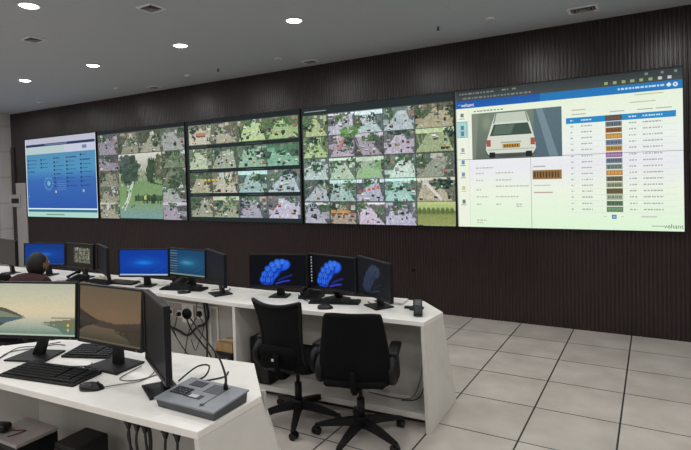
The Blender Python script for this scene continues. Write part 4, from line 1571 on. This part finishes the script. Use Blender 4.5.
    bm = new()
    lathe(bm, [(0, 0), (.01, 0), (.01, .003), (0, .003)], 14, Matrix.Translation((.05, -.108, .38)) @ Matrix.Rotation(PI / 2, 4, 'X'))
    obj('power_button', bm, 'steel', t)


# ================================================================== CHAIRS
def chair(lab, loc, rz, leg0, style, group='office chairs'):
    """forward is local +Y"""
    t = thing('office_chair', lab, 'chair', (loc[0], loc[1], 0), rz, group)
    a0 = leg0 - rz
    bm = new()
    lathe(bm, [(0, .072), (.042, .076), (.05, .10), (.042, .145), (.03, .155), (0, .155)], 20)
    obj('base_hub', bm, 'black', t, True)
    for k in range(5):
        a = a0 + k * 2 * PI / 5
        T = Matrix.Rotation(a, 4, 'Z')
        bm = new()
        sec = []
        for x, w, z0, z1 in ((.03, .033, .090, .148), (.12, .029, .086, .134), (.24, .024, .072, .108), (.33, .019, .058, .080), (.345, .012, .060, .076)):
            sec.append([T @ Vector(p) for p in ((x, -w, z0), (x, w, z0), (x, w * .7, z1), (x, -w * .7, z1))])
        loft(bm, sec)
        leg = obj('leg', bm, 'black', t)
        bm = new()
        ca = a + 1.1 + k * .9
        C = T @ Vector((.328, 0, 0))
        W = Matrix.Translation((C.x, C.y, 0)) @ Matrix.Rotation(ca, 4, 'Z')
        for s in (-1, 1):
            cyl(bm, W @ Vector((.008, s * .007, .029)), W @ Vector((.008, s * .026, .029)), .028, n=18)
        box(bm, (.004, 0, .045), (.04, .014, .026), .004, W)
        cyl(bm, W @ Vector((0, 0, .05)), W @ Vector((0, 0, .066)), .007, n=10)
        obj('caster', bm, 'black_gloss', leg)
    bm = new()
    cyl(bm, (0, 0, .14), (0, 0, .29), .028, n=18)
    cyl(bm, (0, 0, .26), (0, 0, .40), .015, n=14)
    obj('gas_column', bm, 'black', t, True)
    zs = .405
    bm = new()
    box(bm, (0, .0, zs + .012), (.17, .24, .032), .008)
    tube(bm, [(.06, .03, zs + .01), (.16, .04, zs + .008), (.24, .04, zs + .005)], .006)
    obj('tilt_mechanism', bm, 'black', t)
    # seat
    def rrect(w, d, z, yc, n=7, rad=.09):
        pts = []
        for (sx, sy, st) in ((1, 1, 0), (-1, 1, 1), (-1, -1, 2), (1, -1, 3)):
            for i in range(n):
                a = st * PI / 2 + i / (n - 1) * PI / 2
                pts.append((sx * (w / 2 - rad) + rad * math.cos(a), yc + sy * (d / 2 - rad) + rad * math.sin(a), z))
        return pts
    bm = new()
    loft(bm, [rrect(.36, .36, zs + .024, .02), rrect(.45, .44, zs + .034, .02), rrect(.475, .46, zs + .05, .02)])
    obj('seat_shell', bm, 'shell' if style == 'round' else 'black', t, True)
    bm = new()
    loft(bm, [rrect(.47, .46, zs + .051, .02), rrect(.49, .48, zs + .07, .02), rrect(.485, .475, zs + .095, .02), rrect(.42, .41, zs + .112, .02)])
    obj('seat', bm, 'fabric', t, True)
    # backrest
    if style == 'round':
        prof = [(.445, .21, -.20), (.51, .235, -.215), (.62, .242, -.228), (.74, .230, -.236), (.86, .212, -.252), (.95, .20, -.268), (.975, .19, -.274)]
        nx = 12

        def surf(off):
            rows = []
            for z, hw, y in prof:
                row = []
                for i in range(nx + 1):
                    s = -1 + 2 * i / nx
                    edge = abs(s) ** 6
                    zz = z - (.012 * edge if z > .9 else 0) + (.02 * edge if z < .5 else 0)
                    row.append((s * hw, y + off + .045 * s * s, zz))
                rows.append(row)
            return rows
        f, b = surf(.022), surf(-.022)
        bm = new()
        loft(bm, [fr_ + list(reversed(bk_)) for fr_, bk_ in zip(f, b)])
        obj('backrest', bm, 'fabric', t, True)
        bm = new()
        tube(bm, [(0, -.08, zs + .012), (0, -.20, zs + .005), (0, -.262, zs + .06), (0, -.265, zs + .17)], .02, 10, 5)
        obj('back_support', bm, 'fabric', t, True)
        bm = new()
        loft(bm, [rrect(.40, .03, .455, -.215, 5, .012), rrect(.43, .05, .475, -.222, 5, .02), rrect(.41, .045, .5, -.224, 5, .02)])
        obj('lower_back_shell', bm, 'fabric', t, True)
    else:
        # slim waisted frame with stretched mesh
        side = [(.46, .195, -.20), (.56, .18, -.225), (.68, .168, -.235), (.80, .175, -.25), (.92, .192, -.275), (1.0, .205, -.30)]
        bm = new()
        for s in (-1, 1):
            tube(bm, [(s * x, y + .03, z) for z, x, y in side], .015, 10, 5, [.016, .015, .014, .014, .013, .012])
        tube(bm, [(-.205, -.27, 1.0), (-.10, -.298, .975), (0, -.305, .968), (.10, -.298, .975), (.205, -.27, 1.0)], .013, 10, 5)
        tube(bm, [(-.19, -.17, .46), (-.09, -.205, .455), (0, -.21, .455), (.09, -.205, .455), (.19, -.17, .46)], .016, 10, 5)
        fr_ = obj('back_frame', bm, 'black', t, True)
        nx = 14
        rows_f, rows_b = [], []
        for k in range(13):
            z = .46 + (1.0 - .46) * k / 12
            hw = np.interp(z, [q[0] for q in side], [q[1] for q in side])
            y = np.interp(z, [q[0] for q in side], [q[2] for q in side])
            rows_f.append([(hw * (-1 + 2 * i / nx), y - .008 + .038 * (-1 + 2 * i / nx) ** 2, z - (.03 * (1 - (-1 + 2 * i / nx) ** 2) if k == 12 else 0)) for i in range(nx + 1)])
            rows_b.append([(p[0], p[1] - .004, p[2]) for p in rows_f[-1]])
        bm = new()
        loft(bm, [a + list(reversed(b)) for a, b in zip(rows_f, rows_b)])
        obj('back_mesh', bm, 'mesh', t, True)
        bm = new()
        loft(bm, [rrect(.30, .03, .55, -.25, 5, .012), rrect(.32, .035, .60, -.262, 5, .015), rrect(.30, .03, .66, -.268, 5, .012)])
        obj('lumbar_support', bm, 'fabric', t, True)
        bm = new()
        tube(bm, [(0, -.08, zs + .012), (0, -.20, zs + .0), (0, -.27, zs + .06), (0, -.285, zs + .2)], .022, 10, 5)
        obj('back_support', bm, 'fabric', t, True)
        bm = new()
        box(bm, (-.03, -.2835, .555), (.03, .003, .02), .0005)
        o = obj('maker_tag', bm, 'paper', t)
        o['label'] = 'small white tag'
    t.scale = (1, 1, .978)
    for s in (-1, 1):
        bm = new()
        x = s * .25
        tube(bm, [(s * .12, .02, zs + .03), (s * .20, .02, zs + .02), (x, .01, zs + .06), (x, .005, zs + .15), (x, .0, zs + .235)], .02, 10, 5, [.018, .024, .034, .036, .03])
        tube(bm, [(x, -.02, zs + .235), (x, -.14, zs + .21), (x, -.185, zs + .15), (x, -.15, zs + .08), (x, -.06, zs + .055)], .03, 10, 5)
        arm = obj('armrest', bm, 'black', t, True)
        bm = new()
        box(bm, (x, .01, zs + .25), (.085, .28, .04), .018, None, 3)
        obj('arm_pad', bm, 'black', arm, True)
    return t


def build_chairs():
    chair('black task chair with rounded fabric back, right of two, by the desk end panel', (-1.81, 3.20), R(19), R(-161), 'round')
    chair('black task chair with waisted mesh back, left of the two at the right desk', (-2.39, 3.24), R(4), R(-62), 'mesh')
    chair('black task chair at the left edge of the photo, beyond the lake wallpaper monitor', (-6.02, 3.16), R(-5), R(50), 'round')
    chair('black task chair the person sits on at the far left desk', (-5.17, 2.70), R(8), R(20), 'mesh')


# ================================================================== PERSON
def skin_mesh(name, joints, bones, root, material, parent, sub=2, smooth=True):
    me = bpy.data.meshes.new(name)
    names = list(joints)
    me.from_pydata([joints[n][0] for n in names], [(names.index(a), names.index(b)) for a, b in bones], [])
    me.materials.append(M[material])
    o = bpy.data.objects.new(name, me)
    COL.objects.link(o)
    o.parent = parent
    md = o.modifiers.new('skin', 'SKIN')
    md.use_smooth_shade = True
    me.skin_vertices[0].data  # layer made with the modifier
    for i, n in enumerate(names):
        r = joints[n][1]
        me.skin_vertices[0].data[i].radius = r if isinstance(r, tuple) else (r, r)
        me.skin_vertices[0].data[i].use_root = (n == root)
    sb = o.modifiers.new('subdivision', 'SUBSURF')
    sb.levels = sub
    sb.render_levels = sub
    return o


def ellipsoid_bm(c, r, n=20):
    bm = new()
    bmesh.ops.create_uvsphere(bm, u_segments=n, v_segments=n // 2 + 4, radius=1)
    for v in bm.verts:
        v.co = Vector((v.co.x * r[0] + c[0], v.co.y * r[1] + c[1], v.co.z * r[2] + c[2]))
    return bm


def build_person():
    t = thing('person', 'seated person with short dark hair in a dark maroon top, seen from behind', 'person', (-5.17, 2.73, 0.005), R(8))
    t.scale = (.97, .97, .965)
    # body: one continuous skinned figure (torso, neck, head, arms with fingers, legs)
    J = dict(
        pelvis=((0, -.02, .60), (.13, .09)), waist=((0, -.02, .73), (.12, .085)), chest=((0, .02, .88), (.135, .08)),
        yoke=((0, .05, .985), (.09, .06)), neck=((0, .085, 1.045), (.052, .052)), skull=((0, .11, 1.105), (.055, .06)), crown=((0, .125, 1.17), (.055, .06)),
        shl=((-.18, .045, .965), .052), ell=((-.25, .16, .80), .047), wrl=((-.17, .40, .875), .030), pal=((-.15, .46, .885), (.036, .018)),
        shr=((.18, .045, .965), .052), elr=((.25, .16, .80), .047), wrr=((.17, .40, .875), .030), par=((.15, .46, .885), (.036, .018)),
        hil=((-.10, .02, .585), .095), knl=((-.14, .42, .575), .068), anl=((-.14, .40, .12), .043), tol=((-.15, .54, .04), (.045, .035)),
        hir=((.10, .02, .585), .095), knr=((.14, .42, .575), .068), anr=((.14, .40, .12), .043), tor=((.15, .54, .04), (.045, .035)))
    B = [('pelvis', 'waist'), ('waist', 'chest'), ('chest', 'yoke'), ('yoke', 'neck'), ('neck', 'skull'), ('skull', 'crown'),
         ('yoke', 'shl'), ('shl', 'ell'), ('ell', 'wrl'), ('wrl', 'pal'), ('yoke', 'shr'), ('shr', 'elr'), ('elr', 'wrr'), ('wrr', 'par'),
         ('pelvis', 'hil'), ('hil', 'knl'), ('knl', 'anl'), ('anl', 'tol'), ('pelvis', 'hir'), ('hir', 'knr'), ('knr', 'anr'), ('anr', 'tor')]
    for s, pa in (('l', 'pal'), ('r', 'par')):
        sg = -1 if s == 'l' else 1
        p = Vector(J[pa][0])
        for k, (dx, ln) in enumerate(((-.027, .062), (-.009, .072), (.009, .068), (.026, .052))):
            J[f'f{s}{k}a'] = (tuple(p + Vector((dx, .035, .004))), .009)
            J[f'f{s}{k}b'] = (tuple(p + Vector((dx * 1.15, .035 + ln * .6, .002))), .008)
            J[f'f{s}{k}c'] = (tuple(p + Vector((dx * 1.2, .035 + ln, -.012))), .007)
            B += [(pa, f'f{s}{k}a'), (f'f{s}{k}a', f'f{s}{k}b'), (f'f{s}{k}b', f'f{s}{k}c')]
        J[f't{s}a'] = (tuple(p + Vector((-sg * .038, .005, -.002))), .010)
        J[f't{s}b'] = (tuple(p + Vector((-sg * .055, .035, -.008))), .008)
        B += [(pa, f't{s}a'), (f't{s}a', f't{s}b')]
    body = skin_mesh('body', J, B, 'pelvis', 'skin', t)
    # face on the far side
    DZ = -.07
    bm = ellipsoid_bm((0, .14, 1.215), (.074, .088, .108), 24)
    for v in bm.verts:
        if v.co.y > .17 and v.co.z < 1.17:
            v.co.x *= .86
    head = obj('head', bm, 'skin', t, True)
    bm = new()
    loft(bm, [[(-.014, .215, 1.19), (.014, .215, 1.19), (.005, .22, 1.235), (-.005, .22, 1.235)], [(-.01, .245, 1.186), (.01, .245, 1.186), (.004, .23, 1.235), (-.004, .23, 1.235)]])
    obj('nose', bm, 'skin', head, True)
    for s in (-1, 1):
        obj('eye', ellipsoid_bm((s * .03, .215, 1.225), (.013, .009, .009), 12), 'paper', head, True)
        obj('ear', ellipsoid_bm((s * .08, .125, 1.205), (.012, .024, .034), 12), 'skin', head, True)
    obj('mouth', ellipsoid_bm((0, .212, 1.15), (.024, .01, .006), 12), 'shirt', head, True)
    bm = ellipsoid_bm((0, .113, 1.212), (.090, .098, .122), 28)
    rng = random.Random(2)
    for v in bm.verts:
        if v.co.z < 1.235 and v.co.y > .15:
            v.co.y = .15 + (v.co.y - .15) * .15
            v.co.x *= .93
        if v.co.y > .19:
            v.co.y = .19 + (v.co.y - .19) * .5
        v.co *= 1 + rng.uniform(-.002, .002)
    hair = obj('hair', bm, 'hair', t, True)
    for o in (head, hair):
        o.location.z = DZ
    # clothing
    J2 = dict(hem=((0, -.02, .62), (.165, .125)), waist=((0, -.03, .74), (.155, .12)), chest=((0, .01, .88), (.185, .135)), yoke=((0, .04, .985), (.135, .105)), collar=((0, .075, 1.045), (.07, .07)),
              shl=((-.18, .035, .975), .080), ell=((-.25, .16, .80), .058), cul=((-.19, .34, .855), .042), shr=((.18, .035, .975), .080), elr=((.25, .16, .80), .058), cur=((.19, .34, .855), .042))
    skin_mesh('jacket', J2, [('hem', 'waist'), ('waist', 'chest'), ('chest', 'yoke'), ('yoke', 'collar'), ('yoke', 'shl'), ('shl', 'ell'), ('ell', 'cul'), ('yoke', 'shr'), ('shr', 'elr'), ('elr', 'cur')], 'hem', 'shirt', t)
    J3 = dict(top=((0, -.02, .63), (.16, .12)), seat=((0, -.02, .595), (.165, .115)), hil=((-.10, .02, .59), .103), knl=((-.14, .42, .58), .078), anl=((-.14, .40, .14), .055), hir=((.10, .02, .59), .103), knr=((.14, .42, .58), .078), anr=((.14, .40, .14), .055))
    skin_mesh('trousers', J3, [('top', 'seat'), ('seat', 'hil'), ('hil', 'knl'), ('knl', 'anl'), ('seat', 'hir'), ('hir', 'knr'), ('knr', 'anr')], 'seat', 'trouser', t)
    for s in (-1, 1):
        bm = ellipsoid_bm((s * .147, .47, .045), (.05, .13, .043), 16)
        for v in bm.verts:
            v.co.z = max(v.co.z, .002)
        obj('shoe', bm, 'black', t, True)


# ================================================================== CORNER ACCESS PANEL
def build_access():
    t = thing('access_control_panel', 'pale grey wall plate with small black screen beside the left corner door', 'access panel', (-12.82, YW - .062, 1.41), 0, None, True)
    bm = new()
    box(bm, (0, .012, .14), (.40, .022, .29), .004)
    obj('wall_plate', bm, 'door', t)
    bm = new()
    box(bm, (0, -.006, .14), (.30, .012, .11), .003)
    obj('reader_screen', bm, 'black_gloss', t)


build_room()
build_lights()
build_ceiling_items()
build_displays()
build_desks()
build_monitors()
build_desk_items()
build_under()
build_chairs()
build_person()
build_access()
